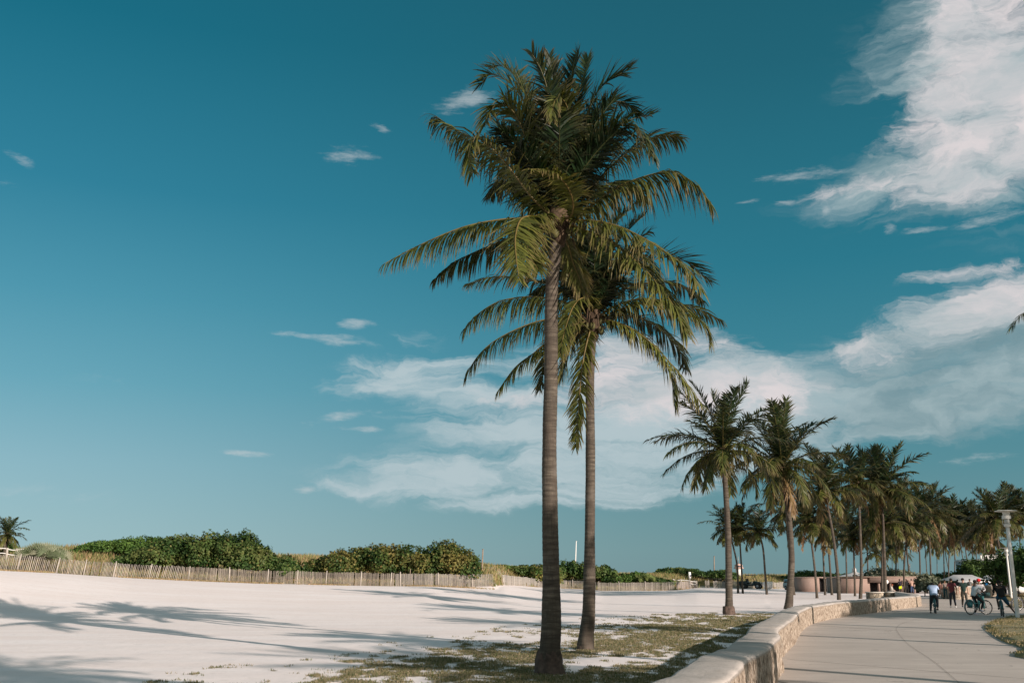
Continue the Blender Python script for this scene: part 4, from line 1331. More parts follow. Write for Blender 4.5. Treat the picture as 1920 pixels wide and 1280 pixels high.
palm("palm on the sand past the tall pair, straight trunk with a dark root collar", 1367, 1152, [(1367, 1120), (1365, 1000), (1360, 910)], (1355, 852), 132, 'a', 0.4, 0.165, collar=True, lod=False)
palm("leaning palm whose trunk base is hidden by the low wall, golden ragged crown", 1477, 1141, [(1481, 1110), (1484, 1040), (1478, 960)], (1466, 882), 128, 'b', 2.0, 0.18, lod=False)
P_ = [
    ("leaning thin palm left of a near twin, beyond the collared palm's trunk", 1384, 1114, [(1382, 1060), (1375, 1025)], (1366, 992), 46, 'g', 0.3),
    ("slim upright palm crossing the leaning one beside the dark buggy", 1393, 1114, [(1390, 1060), (1387, 1010)], (1386, 992), 50, 'h', 1.2),
    ("lone palm with bent neck between dark buggy and white board", 1438, 1115, [(1435, 1080), (1431, 1030)], (1424, 1000), 50, 'h', 2.9),
    ("palm half hidden behind the leaning palm by the white van", 1489, 1115, [(1484, 1060), (1476, 1000)], (1473, 962), 54, 'g', 4.0),
    ("first palm before the pink hut, curved trunk flaring at the sand", 1532, 1121, [(1528, 1070), (1522, 1020)], (1516, 982), 62, 'c', 1.0),
    ("palm by the hut doorway with dead fronds hanging down its trunk", 1547, 1115, [(1545, 1070), (1543, 1030)], (1541, 1000), 50, 'f', 0.0),
    ("narrow palm at the hut's bright end wall", 1560, 1115, [(1556, 1060), (1553, 1020)], (1552, 996), 48, 'g', 2.0),
    ("tall curved palm with copper brown crown in front of the pink hut", 1573, 1124, [(1571, 1080), (1563, 1010), (1554, 960)], (1547, 925), 84, 'd', 3.0),
    ("short palm in front of the white tent roof", 1603, 1117, [(1602, 1070), (1601, 1040)], (1600, 1012), 46, 'h', 0.5),
    ("thick palm beside the stone bench end, tall dark crown", 1613, 1122, [(1615, 1070), (1613, 1000), (1611, 950)], (1608, 910), 70, 'c', 5.0),
    ("tallest palm of the avenue's middle, trunk rising from the stone bench", 1660, 1120, [(1659, 1070), (1657, 1010), (1655, 960)], (1653, 925), 90, 'c', 2.2),
    ("darker trunk pressed against the avenue's tallest palm at the bench", 1654, 1118, [(1654, 1070), (1655, 1030)], (1658, 985), 66, 'e', 0.8),
    ("pale trunk palm in front of the silvery shrub, yellow lower frond", 1696, 1116, [(1695, 1070), (1699, 1020)], (1703, 990), 66, 'd', 1.4),
    ("thin palm leaning left over the silvery shrub", 1706, 1108, [(1704, 1070), (1701, 1040)], (1697, 960), 64, 'e', 3.3),
    ("palm right behind the blue-shirted cyclist's head", 1745, 1109, [(1745, 1070), (1743, 1020)], (1742, 965), 64, 'c', 4.2),
    ("palm behind the woman walking between cyclist and maroon shirt", 1771, 1104, [(1770, 1060), (1769, 1020)], (1767, 990), 56, 'd', 0.2),
    ("very thin far palm over the tan sign near the parked cars", 1757, 1096, [(1757, 1060)], (1756, 1022), 38, 'i', 0.9),
    ("dark palm leaning left at the end of the white marquee", 1783, 1098, [(1779, 1070), (1774, 1045)], (1770, 1015), 44, 'h', 2.4),
    ("upright palm behind the maroon-shirted man before the marquee", 1790, 1100, [(1790, 1060), (1790, 1030)], (1789, 985), 58, 'g', 5.1),
    ("curved palm behind the marquee's middle", 1798, 1097, [(1796, 1070), (1791, 1045)], (1788, 1010), 46, 'i', 3.9),
    ("palm leaning left behind the dark green shirt", 1814, 1100, [(1811, 1070), (1804, 1040)], (1798, 1000), 54, 'h', 0.1),
    ("palm crossing behind the leaning one over the marquee roof", 1820, 1101, [(1817, 1070), (1811, 1035)], (1806, 990), 56, 'g', 1.8),
    ("palm rising behind the red cap", 1835, 1098, [(1832, 1060)], (1829, 1010), 48, 'i', 4.4),
    ("pale straight palm by the white building's corner", 1846, 1106, [(1846, 1070), (1846, 1030)], (1845, 1000), 56, 'd', 2.6),
    ("slanting palm across the white building's front", 1868, 1092, [(1861, 1070), (1852, 1045)], (1848, 1010), 50, 'g', 3.5),
    ("bright curved palm just left of the tall lamp post, windswept crown", 1885, 1112, [(1881, 1080), (1874, 1030), (1870, 1005)], (1867, 975), 64, 'c', 0.6),
    ("palm at the frame's right edge behind the lamp head", 1917, 1105, [(1914, 1050), (1912, 1010)], (1911, 968), 62, 'd', 2.8),
    ("thin dark palm hidden behind the lamp's upper pole", 1889, 1105, [(1888, 1060), (1889, 1010)], (1889, 975), 56, 'e', 5.5),
    ("small far palm left of the silvery shrub with drooping crown", 1643, 1090, [(1643, 1065)], (1643, 1040), 34, 'i', 0.0),
    ("small far palm above the silvery shrub's left half", 1673, 1092, [(1673, 1065)], (1672, 1035), 34, 'i', 2.0),
    ("small far palm above the silvery shrub's right half", 1684, 1092, [(1684, 1060)], (1683, 1028), 36, 'i', 4.0),
    ("mid avenue palm filling between bench palms and silvery shrub", 1679, 1110, [(1680, 1060)], (1682, 985), 58, 'e', 1.1),
    ("mid avenue palm with brown skirt above the silvery shrub", 1725, 1108, [(1725, 1060)], (1722, 985), 60, 'd', 4.9),
    ("far palm in the gap above the tan sign", 1738, 1100, [(1737, 1060)], (1733, 1008), 46, 'h', 3.1),
    ("palm in the dense stand over the marquee's left end", 1778, 1104, [(1779, 1050)], (1781, 985), 56, 'c', 5.9),
    ("palm in the dense stand over the marquee's right end", 1825, 1104, [(1824, 1050)], (1822, 992), 54, 'd', 0.4),
    ("low palm in the dense stand before the white building", 1857, 1100, [(1857, 1060)], (1858, 1022), 44, 'f', 1.6),
    ("palm behind the thick bench-end palm, lower crown", 1628, 1108, [(1627, 1060)], (1625, 1000), 50, 'e', 2.2),
    ("palm with low yellow crown between hut end and white tent", 1588, 1112, [(1587, 1060)], (1585, 985), 52, 'f', 4.6),
]
for i, (lab, bx, by, mids, top, size, kind, rot) in enumerate(P_):
    palm(lab, bx, by, mids, top, size * (1.12 if bx < 1700 else 1.06), kind, rot, 0.125)
# far left palm on the dune
palm("small palm alone on the dune at the far left", 10, 1040, [(10, 1025)], (14, 1003), 42, 'g', 1.0, 0.17, Y=92, group="palm on the dune")

# palms just outside the picture: their shadows and one frond tip reach in
for i, (x, y, h_, kind, rot, sc) in enumerate([(10.6, -3.4, 9.2, 'a', 0.3, 0.9), (20.4, -2.6, 9.0, 'b', 1.3, 1.1), (21.6, 19.0, 8.8, 'a', 2.2, 1.0), (21.0, 31.8, 9.3, 'b', 3.0, 1.05), (39, 27.5, 8.6, 'a', 4.0, 1.15), (42, 29.0, 9.0, 'b', 5.0, 1.15), (45, 31, 8.6, 'a', 0.9, 1.15), (16, 9, 8.4, 'b', 1.9, 0.8), (37, 30.5, 8.2, 'b', 2.4, 1.1), (41, 25.8, 9.4, 'a', 1.4, 1.1)]):
    root = empty("palm_tree", (x, y, 0), label=["palm just behind the viewer's right shoulder, shading the near sand", "palm behind and well right of the viewer, shading the turf", "palm right of the promenade beside the near turf island", "palm on the near turf island whose frond tip enters the picture", "first palm of the cluster shading the promenade", "second palm of the cluster shading the promenade", "third palm of the cluster shading the promenade", "small palm close to the promenade's right edge", "fourth palm of the cluster shading the promenade", "fifth palm of the cluster shading the promenade"][i], cat="palm tree", group="palms outside the picture")
    tr, pts = trunk_mesh("trunk", [V((0, 0, -0.1)), V((0.15, 0.1, h_ * 0.5)), V((0.1, -0.1, h_))], [0.28, 0.19, 0.16, 0.15], root, ring=0.06, n=12, seed=i)
    cr = bpy.data.objects.new("crown", crown_protos[kind]); col.objects.link(cr); cr.parent = root; cr.location = pts[-1]; cr.scale = (sc,) * 3; cr.rotation_euler = (0, 0, rot)

    if i == 3:
        tip = at(1894, 600, 30.2); o0 = V((x, y, 0)); c0 = pts[-1] + V((0, 0, 0.2))
        tl = tip - o0
        b = Buf(); frond(b, [c0, c0.lerp(tl, 0.3) + V((0, 0, 0.75)), c0.lerp(tl, 0.65) + V((0, 0, 0.75)), tl + V((0.5, 0, 0.25)), tl + V((0, 0, -0.25))], nleaf=100, L=0.55, age=0.25, droop=0.3, seed=77)
        fo = b.build("frond", frond_m, root)
# ------------------------------------------------------------------ slat fences
fence_m = tint_mat("weathered_slats", 0.85, 0, 3, 0.25)
post_m = plain("weathered_post", (0.36, 0.32, 0.275), 0.85, 0.2, 5)


def ground_at(u, Y):
    x = u * Y / 1919
    return V((x, Y, terrain(x, Y)))


def slat_fence(us, label, h=1.2, post_every=3.4, lean=0.0, tone=(0.42, 0.37, 0.32), seed=1, gap=0.085):
    """us: list of (u, distance)"""
    rr = random.Random(seed)
    pts = [ground_at(u, Y) for u, Y in us]
    flat, L = resample(catmull(pts, 12), 2)
    n = max(4, int(L / gap))
    P, L = resample(catmull(pts, 12), n)
    base = P[len(P) // 2].copy()
    root = empty("slat_fence", base, label=label, cat="fence", group="weathered slat fences along the dune")
    mbb = MB()
    hfn = lambda s: h * (1 + 0.10 * noise.noise(V((s * 0.22, seed, 0))) + 0.03 * noise.noise(V((s * 1.5, seed, 4))))
    for i in range(n - 1):
        p = P[i].copy(); p.z = terrain(p.x, p.y)
        T = (P[i + 1] - P[i]).normalized(); s = L * i / (n - 1)
        if rr.random() < 0.025: continue
        hh = hfn(s) + rr.uniform(-0.03, 0.03)
        ln = lean + 0.10 * noise.noise(V((s * 0.3, seed, 9))) + rr.uniform(-0.02, 0.02)
        t_ = 0.022
        k = 0.74 * rr.uniform(0.6, 1.15) * (1 + 0.4 * noise.noise(V((s * 0.5, 3, seed))))
        mbb.tint = tuple(c * k for c in tone)
        b0 = p - base + V((0, 0, -0.05)); b1 = b0 + T * (hh * ln) + V((0, 0, hh))
        sd = T * t_; dp = V((-T.y, T.x, 0)) * 0.005
        vs = [b0 - sd - dp, b0 + sd - dp, b0 + sd + dp, b0 - sd + dp, b1 - sd - dp, b1 + sd - dp, b1 + sd + dp, b1 - sd + dp]
        mbb._add(vs, [(0, 1, 5, 4), (1, 2, 6, 5), (2, 3, 7, 6), (3, 0, 4, 7), (4, 5, 6, 7)])
    mbb.build("slats", fence_m, root, cols=True)
    mw = MB()
    for f_ in (0.2, 0.5, 0.82):
        mw.tube([P[i] - base + V((0, 0, hfn(L * i / (n - 1)) * f_)) for i in range(0, n, max(1, n // 60))], 0.008, 4)
    mw.build("wire", joint_m, root)
    k = 0; s = rr.uniform(0.2, 1.0)
    while s < L and k < 40:
        i = min(n - 2, int(s / L * (n - 1))); T = (P[i + 1] - P[i]).normalized()
        p = P[i] - base + V((T.y, -T.x, 0)) * 0.07
        mp = MB(); hh = h * rr.uniform(1.0, 1.12)
        mp.box(p + V((0, 0, hh / 2 - 0.05)) + T * (lean * hh / 2), (0.085, 0.05, hh + 0.1), M=Matrix.Rotation(math.atan2(T.y, T.x), 3, 'Z') @ Matrix.Rotation(lean + rr.uniform(-0.04, 0.04), 3, 'Y'))
        mp.build("post", post_m, root)
        s += post_every * rr.uniform(0.75, 1.2); k += 1
    return root


def fu(*pairs): return [(px - 960, float(np.interp(px - 960, _U, _D)) + off) for px, off in pairs]


slat_fence(fu((-60, 0), (0, 0), (120, .3), (240, 0), (340, 0)), "leaning slat fence at the far left below the palmetto", lean=0.17, tone=(0.50, 0.44, 0.38), seed=2, post_every=3.0, gap=0.14)
slat_fence(fu((342, 0), (480, .2), (560, 0), (650, -.2), (740, 0)), "grey brown slat fence below the two big sea grape bushes", lean=0.03, tone=(0.40, 0.34, 0.28), seed=3, gap=0.10)
slat_fence(fu((742, 0), (800, 0), (860, .3), (926, -1)), "dense grey slat fence ending at the narrow beach gap", lean=-0.02, tone=(0.46, 0.41, 0.36), seed=4)
slat_fence(fu((941, 0), (1000, 0), (1060, 0), (1118, 0)), "slat fence running behind the two tall palm trunks", lean=0.0, tone=(0.52, 0.47, 0.41), seed=5)
slat_fence(fu((1120, -1), (1180, -1), (1266, -1)), "darker slat fence section right of the second tall trunk", tone=(0.44, 0.39, 0.33), seed=6)
slat_fence([(308, 150), (330, 158), (346, 164)], "short slat fence return before the beach entrance", tone=(0.5, 0.42, 0.36), seed=7)
slat_fence(fu((1322, 0), (1330, 0)), "stub of slat fence inside the beach entrance", tone=(0.5, 0.44, 0.38), seed=8)
slat_fence(fu((1337, -1), (1400, 0), (1470, 0)), "low slat fence behind the dark buggy", tone=(0.56, 0.51, 0.46), seed=9, h=1.15)

# ------------------------------------------------------------------ bushes
bush_m = leaf_mat("sea_grape_leaf", 0.22, 0.6, 0.2, 0.3)
twig_m = plain("twig", (0.12, 0.085, 0.055), 0.9)


def leaf_cloud(lobes, n, size, cols, rg_, inner=0.35, yellow=None, rough=0.16, up=0.25):
    """round leaves spread over and inside lobes (cx, cy, cz, rx, ry, rz)"""
    w_ = np.array([(l[3] * l[4] + l[3] * l[5] + l[4] * l[5]) for l in lobes]); w_ = w_ / w_.sum()
    pick = rg_.choice(len(lobes), n, p=w_)
    Lb = np.array(lobes)[pick]
    d_ = rg_.normal(0, 1, (n, 3)); d_ /= np.linalg.norm(d_, axis=1)[:, None]
    d_[:, 2] = np.where(d_[:, 2] < -0.3, -d_[:, 2], d_[:, 2])
    # clumpiness: radius varies with direction
    cl = np.array([noise.noise(V((a * 2.6 + k * 3, b * 2.6, c * 2.6))) for (a, b, c), k in zip(d_, pick)])
    cl2 = np.array([noise.noise(V((a * 7 + k, b * 7, c * 7))) for (a, b, c), k in zip(d_, pick)])
    r = 1 + cl * rough * 1.5 + cl2 * rough * 0.9
    inn = rg_.random(n) < inner
    r = np.where(inn, r * rg_.uniform(0.55, 0.95, n), r * rg_.uniform(0.93, 1.04, n))
    P = Lb[:, :3] + d_ * Lb[:, 3:6] * r[:, None]
    N = d_ * np.array([1, 1, 1.2]) + rg_.normal(0, 0.55, (n, 3)) + np.array([0, 0, up]); N /= np.linalg.norm(N, axis=1)[:, None]
    A = np.cross(N, rg_.normal(0, 1, (n, 3))); A /= np.linalg.norm(A, axis=1)[:, None]
    B = np.cross(N, A)
    s = size * rg_.uniform(0.6, 1.25, n)
    an = np.arange(6) * PI / 3
    ring = P[:, None, :] + (A[:, None, :] * np.cos(an)[None, :, None] + B[:, None, :] * np.sin(an)[None, :, None] * 0.85) * s[:, None, None] * 0.5
    ring += N[:, None, :] * (0.12 * s[:, None, None]) * np.cos(2 * an)[None, :, None]
    cc = np.asarray(cols)
    # colour patches by place in the bush
    pn = np.array([noise.noise(V((p[0] * 0.45, p[1] * 0.45, p[2] * 0.6))) for p in P])
    ci = np.clip(((pn + 0.5) * len(cc) + rg_.normal(0, 0.9, n)).astype(int), 0, len(cc) - 1)
    c = cc[ci] * rg_.uniform(0.7, 1.25, n)[:, None]
    if yellow:
        m = rg_.random(n) < yellow[0]; c[m] = np.array(yellow[1]) * rg_.uniform(0.7, 1.2, m.sum())[:, None]
    return ring.reshape(-1, 3), np.repeat(c, 6, 0)


def bush(label, name, u0, u1, Yd, top_prof, n, size, cols, seed, yellow=None, cat="bush", bottom=None, depth=4.0, group=None, rough=0.16, base_z=None):
    """top_prof: list of (px, py) the bush's outline in the photo; stands at distance Yd"""
    rg_ = np.random.default_rng(seed)
    xs = [p[0] for p in top_prof]
    cx = 0.5 * (xs[0] + xs[-1])
    base = ground_at(cx - 960, Yd)
    if base_z is not None: base.z = base_z
    root = empty(name, base, label=label, cat=cat, group=group)
    lobes = []
    wpx = 1919 / Yd
    width = (xs[-1] - xs[0]) / wpx
    step = max(0.9, width / 14)
    k = int(width / step)
    for i in range(k + 1):
        px = xs[0] + (xs[-1] - xs[0]) * (i + 0.5) / (k + 1)
        ty = float(np.interp(px, xs, [p[1] for p in top_prof]))
        tz = at(px, ty, Yd).z - base.z
        for j in range(2):
            dy = rg_.uniform(-0.45, 0.5) * depth * (0.4 if j == 0 else 1)
            z0 = terrain((px - 960) * Yd / 1919, Yd + dy) - base.z
            hz = max(0.5, tz - z0) * (rg_.uniform(0.93, 1.03) if j == 0 else rg_.uniform(0.7, 0.95))
            x = (px - 960) / wpx - base.x + rg_.normal(0, step * 0.25)
            rz = max(0.4, hz * 0.52)
            ed = min(px - xs[0], xs[-1] - px) / wpx
            lobes.append((x, dy, z0 + hz - rz, min(step * rg_.uniform(0.95, 1.35), ed * 1.15 + 0.35), depth * 0.42, rz))
    v, c = leaf_cloud(lobes, n, size, cols, rg_, yellow=yellow, rough=rough)
    nl = len(v) // 6
    np_mesh("foliage", v, np.arange(nl * 6), 6, bush_m, root, cols=c)
    mbb = MB()
    for l in lobes[::2]:
        zb = -0.15 + terrain(base.x + l[0], base.y + l[1]) - base.z
        mbb.tube([(l[0] * 0.97, l[1], zb), (l[0] + 0.1, l[1] + 0.1, (zb + l[2]) / 2), (l[0] - 0.1, l[1], l[2] + l[5] * 0.6)], [0.07, 0.05, 0.02], 5)
        for q in range(3):
            a = rg_.uniform(0, 6.28); mbb.tube([(l[0], l[1], (zb + l[2]) / 2), (l[0] + math.cos(a) * l[3] * 0.7, l[1] + math.sin(a) * l[4] * .7, l[2] + l[5] * 0.4)], [0.035, 0.012], 4)
    mbb.build("stem", twig_m, root)
    return root


GR_L = [(.065, .125, .025), (.085, .15, .03), (.10, .16, .035), (.05, .105, .02)]
GR_D = [(.026, .056, .013), (.042, .080, .018), (.065, .105, .026), (.08, .115, .03), (.11, .13, .038)]
GR_Y = [(.030, .060, .014), (.052, .086, .02), (.08, .105, .026), (.11, .12, .033), (.15, .13, .036)]
bush("rounded bright green bush behind the grassy dune, left of the larger dark bush", "sea_grape_bush", 0, 0, 103, [(140, 1034), (152, 1022), (180, 1014), (215, 1010), (240, 1008), (270, 1004), (300, 1005), (330, 1012)], 15000, 0.17, GR_L, 1, group="sea grape bushes")
bush("largest dark green sea grape bush with bumpy top", "sea_grape_bush", 0, 0, 96.5, [(225, 1046), (250, 1032), (275, 1018), (305, 1008), (345, 1000), (362, 1004), (380, 1001), (405, 1002), (430, 996), (450, 1000), (462, 999), (482, 1010), (500, 1022), (520, 1040), (538, 1052), (550, 1064)], 32000, 0.21, GR_D, 2, yellow=(0.04, (.16, .15, .05)), depth=5.5, group="sea grape bushes", rough=0.2)
bush("wide sea grape bush with yellowing leaves left of the tall palms", "sea_grape_bush", 0, 0, 101.5, [(580, 1052), (603, 1044), (630, 1033), (655, 1026), (690, 1022), (728, 1020), (757, 1026), (775, 1022), (800, 1020), (836, 1012), (850, 1018), (870, 1026), (888, 1038), (900, 1050), (908, 1062)], 32000, 0.21, GR_Y, 3, yellow=(0.05, (.19, .145, .05)), depth=5.5, group="sea grape bushes", rough=0.2)
bush("low yellow green hedge of bushes left of the tallest trunk", "sea_grape_bush", 0, 0, 150, [(905, 1068), (930, 1062), (960, 1060), (990, 1058), (1018, 1059), (1045, 1066)], 9000, 0.3, GR_Y[1:] + GR_L[:1], 4, depth=6, group="sea grape bushes")
bush("dark bush between the two tall trunks below the white mast", "sea_grape_bush", 0, 0, 160, [(1030, 1068), (1050, 1058), (1068, 1050), (1085, 1052), (1110, 1060), (1118, 1066), (1132, 1058), (1142, 1062), (1152, 1074), (1160, 1080)], 9000, 0.32, GR_D, 5, depth=7, group="sea grape bushes", rough=0.2)
bush("low leafy bush with pale fans over the darker fence section", "sea_grape_bush", 0, 0, 156, [(1140, 1082), (1160, 1076), (1190, 1072), (1205, 1071), (1225, 1080), (1262, 1087)], 5000, 0.3, GR_Y[:3] + GR_L[:2], 6, depth=4, group="sea grape bushes")
bush("distant dark bush behind the boardwalk rail", "sea_grape_bush", 0, 0, 185, [(1225, 1076), (1245, 1066), (1268, 1062), (1290, 1066), (1300, 1065), (1320, 1072), (1345, 1068), (1358, 1066), (1378, 1076)], 7000, 0.34, GR_D + GR_Y[:1], 7, depth=7, group="sea grape bushes")
bush("distant dark trees behind the pink hut", "sea_grape_bush", 0, 0, 205, [(1470, 1082), (1490, 1076), (1510, 1068), (1518, 1064), (1530, 1072), (1550, 1070), (1580, 1076), (1600, 1074), (1640, 1072), (1700, 1070)], 9000, 0.4, GR_D, 8, depth=8, group="sea grape bushes")
bush("big silvery grey green shrub rising behind the low pavilion", "silvery_shrub", 0, 0, 142, [(1612, 1082), (1628, 1072), (1650, 1066), (1680, 1068), (1705, 1070), (1725, 1074), (1745, 1084), (1760, 1098)], 16000, 0.26, [(.13, .15, .10), (.18, .20, .14), (.10, .12, .07), (.24, .25, .18), (.30, .28, .20)], 9, depth=7, cat="shrub", rough=0.25)
bush("smaller silvery shrub at the pavilion's right end, behind the wall", "silvery_shrub", 0, 0, 108, [(1722, 1092), (1730, 1080), (1742, 1078), (1755, 1088), (1763, 1102)], 5000, 0.22, [(.10, .12, .08), (.15, .17, .11), (.22, .23, .16)], 19, depth=3, cat="shrub", rough=0.25)
bush("dark rounded trees behind the tall white lamp post", "dark_tree", 0, 0, 96, [(1882, 1040), (1895, 1030), (1915, 1026), (1945, 1030), (1980, 1024), (2020, 1050)], 14000, 0.24, GR_D[:3], 10, depth=7, cat="tree", rough=0.3)
bush("dark leafy trees hiding the white building's left side", "dark_tree", 0, 0, 150, [(1800, 1062), (1815, 1052), (1830, 1048), (1850, 1052), (1862, 1046), (1875, 1056)], 8000, 0.32, GR_D[:3], 11, depth=6, cat="tree", rough=0.3)
bush("green hedge line behind the marquee and parked cars", "hedge", 0, 0, 190, [(1735, 1080), (1750, 1078), (1775, 1073), (1800, 1070), (1840, 1070), (1880, 1072), (1925, 1070)], 9000, 0.36, GR_D, 12, depth=6, cat="hedge")


def spiky_shrub(label, px, py_top, Yd, wpx, n, cols, seed):
    rg_ = np.random.default_rng(seed)
    base = ground_at(px - 960, Yd); root = empty("palmetto_shrub", base, label=label, cat="shrub")
    H = at(px, py_top, Yd).z - base.z; W = wpx / 1919 * Yd
    vs = []; ff = []; cs = []
    for k in range(n):
        cx = rg_.uniform(-.5, .5) * W; cy = rg_.uniform(-.5, .5) * 3
        hc = H * (0.35 + 0.5 * (1 - abs(cx) / W * 1.2) * rg_.uniform(0.5, 1.0))
        a0 = rg_.uniform(0, 6.28); col_ = np.array(cols[rg_.integers(len(cols))]) * rg_.uniform(0.7, 1.2)
        up = V((math.cos(a0) * 0.7, math.sin(a0) * 0.7, 0.9)).normalized(); sd = up.orthogonal().normalized(); fw = up
        for j in range(11):
            th = (j - 5) / 5 * 1.5
            d_ = (fw * math.cos(th) + sd * math.sin(th)) * 0.62
            p = V((cx, cy, hc)); q = p + d_ + V((0, 0, 0.05)); w_ = fw.cross(sd).cross(d_).normalized() * 0.03
            b = len(vs); vs += [p - w_ * 0.4, p + w_ * 0.4, p + d_ * 0.55 + w_, p + d_ * 0.55 - w_, q]
            ff.append((b, b + 1, b + 2, b + 3)); ff.append((b + 3, b + 2, b + 4)); cs += [tuple(col_)] * 5
        b = len(vs); vs += [V((cx * .6, cy * .6, -0.1)), V((cx * .6 + 0.04, cy * .6, -0.1)), V((cx, cy, hc))]; ff.append((b, b + 1, b + 2)); cs += [(0.12, 0.10, 0.05)] * 3
    np_mesh("fronds", vs, [i for f in ff for i in f], [len(f) for f in ff], bush_m, root, cols=cs)
    return root


spiky_shrub("grey green palmetto shrub behind the far left fence", 77, 1017, 80, 66, 170, [(.13, .16, .09), (.20, .22, .14), (.10, .13, .06), (.28, .28, .19)], 3)
spiky_shrub("small green palmetto at the far left edge under the dune palm", 2, 1018, 94, 14, 60, [(.07, .12, .03), (.10, .15, .04)], 4)
spiky_shrub("pale fan palmetto in the low bushes above the darker fence", 1213, 1074, 152, 24, 70, [(.18, .22, .07), (.12, .16, .05)], 5)

# ------------------------------------------------------------------ masts, rails, signs on the dune
white_m = plain("white_paint", (0.72, 0.70, 0.66), 0.5, 0.08)
grey_m = plain("grey_metal", (0.30, 0.30, 0.29), 0.5, 0.15, metal=0.3)
wood_m = plain("old_wood", (0.24, 0.18, 0.13), 0.85, 0.3)


def mast(name, label, x0, y0, x1, y1, Yd, r, mat, cat="pole", extra=None):
    a = at(x0, y0, Yd); b = at(x1, y1, Yd); a.z = min(a.z, terrain(a.x, a.y)) - 0.05
    mbb = MB(); mbb.tube([V((0, 0, 0)), (b - a) * 0.5, b - a], [r, r * 0.9, r * 0.7], 8)
    mbb.tube([(b - a) * 0.995, (b - a) * 1.006], [r * 1.3, r * 1.3], 8)
    mbb.tube([V((0, 0, 0)), V((0, 0, 0.12))], [r * 1.8, r * 1.6], 8)
    o = mbb.build(name, mat, smooth=False); o.location = a
    return tag(o, label, cat)


mast("wooden_pole", "brown wooden pole sticking up right of the yellowing bush", 903, 1062, 905.5, 1029, 112, 0.09, wood_m)
mast("white_mast", "thin white mast leaning over the dark bush between the trunks", 1078, 1062, 1080.5, 1014, 175, 0.10, white_m)
mast("dark_pole", "thin dark pole above the distant bush behind the rail", 1339, 1082, 1339, 1042, 190, 0.12, wood_m)
mast("fence_stake", "tall thin stake rising from the fence below the yellowing bush", 768, 1099, 769.5, 1066, 97, 0.05, wood_m, "stake")


def rail(label, pts_px, Yds, seed, posts=6, mat=None, group=None):
    P = [at(px, py, Y) for (px, py), Y in zip(pts_px, Yds)]
    base = P[0].copy(); base.z = terrain(base.x, base.y)
    root = empty("boardwalk_rail", base, label=label, cat="railing", group=group)
    cp, L = resample(catmull(P, 10), 40)
    for dz in (0, -0.42):
        mr = MB(); mr.tube([p - base + V((0, 0, dz - 0.04 * math.sin(i * PI * posts / 40))) for i, p in enumerate(cp)], 0.045, 5)
        mr.build("rope", mat or white_m, root)
    for k in range(posts + 1):
        p = cp[int(39 * k / posts)]
        mp = MB(); z1 = p.z + 0.12; z0 = min(terrain(p.x, p.y) - 0.1, z1 - 0.6)
        mp.tube([V((p.x, p.y, z0)) - base, V((p.x, p.y, z1)) - base], 0.10, 7); mp.build("post", post_m, root)
    return root


rail("rope railing with pale posts on the dune at the far left", [(-20, 1026), (14, 1029), (26, 1030), (50, 1030)], [90, 90, 90, 90], 1, 4)
rail("upper boardwalk rope railing descending past the fan palmetto", [(1148, 1073), (1175, 1075), (1215, 1080), (1260, 1085), (1290, 1087)], [190, 186, 180, 172, 165], 2, 9)
rail("short pale railing at the beach entrance", [(1262, 1086), (1290, 1088), (1306, 1090)], [160, 160, 160], 3, 3)

# notice board on a post
Yd = 158
g_ = at(1293.5, 1088, Yd); g_.z = terrain(g_.x, g_.y)
root = empty("notice_sign", g_, label="white notice sign with dark panel on a post above the fence", cat="sign")
mbb = MB(); mbb.tube([(0, 0, 0), (0, 0, 2.3)], 0.05, 6); mbb.build("post", grey_m, root)
top = at(1293.5, 1072, Yd).z - g_.z
mbb = MB(); mbb.box((0, -0.07, top - 0.45), (0.36, 0.05, 0.95)); bd = mbb.build("board", white_m, root)
mbb = MB(); mbb.box((0.08, -0.10, top - 0.55), (0.16, 0.012, 0.3)); mbb.build("dark_panel", plain("dark_blue_panel", (0.03, 0.04, 0.10)), bd)

# lifeguard stand: pink tower on legs
Yd = 200
g_ = at(1386, 1083, Yd); g_.z = terrain(g_.x, g_.y)
root = empty("lifeguard_tower", g_, label="small pink and white round-topped tower with a flag mast behind the twin slim palms", cat="tower")
zt = at(1386, 1056, Yd).z - g_.z
mbb = MB(); mbb.lathe([(0.7, 0), (0.65, zt * .45), (0.62, zt * 0.62)], (0, 0, 0), 14); mbb.build("body", white_m, root, smooth=True)
mbb = MB(); mbb.lathe([(0.95, zt * .62), (1.0, zt * .66), (0.8, zt * .72), (0.75, zt * .84), (0.85, zt * .86), (0.6, zt * .95), (0.15, zt)], (0, 0, 0), 14); mbb.build("cabin", plain("pink_paint", (0.55, 0.36, 0.30), 0.6), root, smooth=True)
mbb = MB(); mbb.tube([(0, 0, zt), (0, 0, zt + 1.4)], 0.06, 6); mbb.build("mast", grey_m, root)
mbb = MB(); mbb.box((0, -0.78, zt * 0.76), (0.7, 0.05, 0.35)); mbb.build("window", plain("tower_glass", (0.04, 0.05, 0.06), 0.2), root)
# ------------------------------------------------------------------ people
def flat(name, c, rough=0.8, var=0.12):
    return plain(name, c, rough, var, 9)


skin_ms = {'dark': flat("skin_dark", (0.075, 0.042, 0.028), 0.5), 'mid': flat("skin_mid", (0.26, 0.14, 0.09), 0.5), 'light': flat("skin_light", (0.46, 0.27, 0.20), 0.5)}
cloth_cache = {}


def cloth(c):
    if c not in cloth_cache: cloth_cache[c] = plain("cloth_%d" % len(cloth_cache), c, 0.9, 0.12, 5, bump=0.3)
    return cloth_cache[c]


eye_m = flat("eye", (0.02, 0.02, 0.02), 0.3)


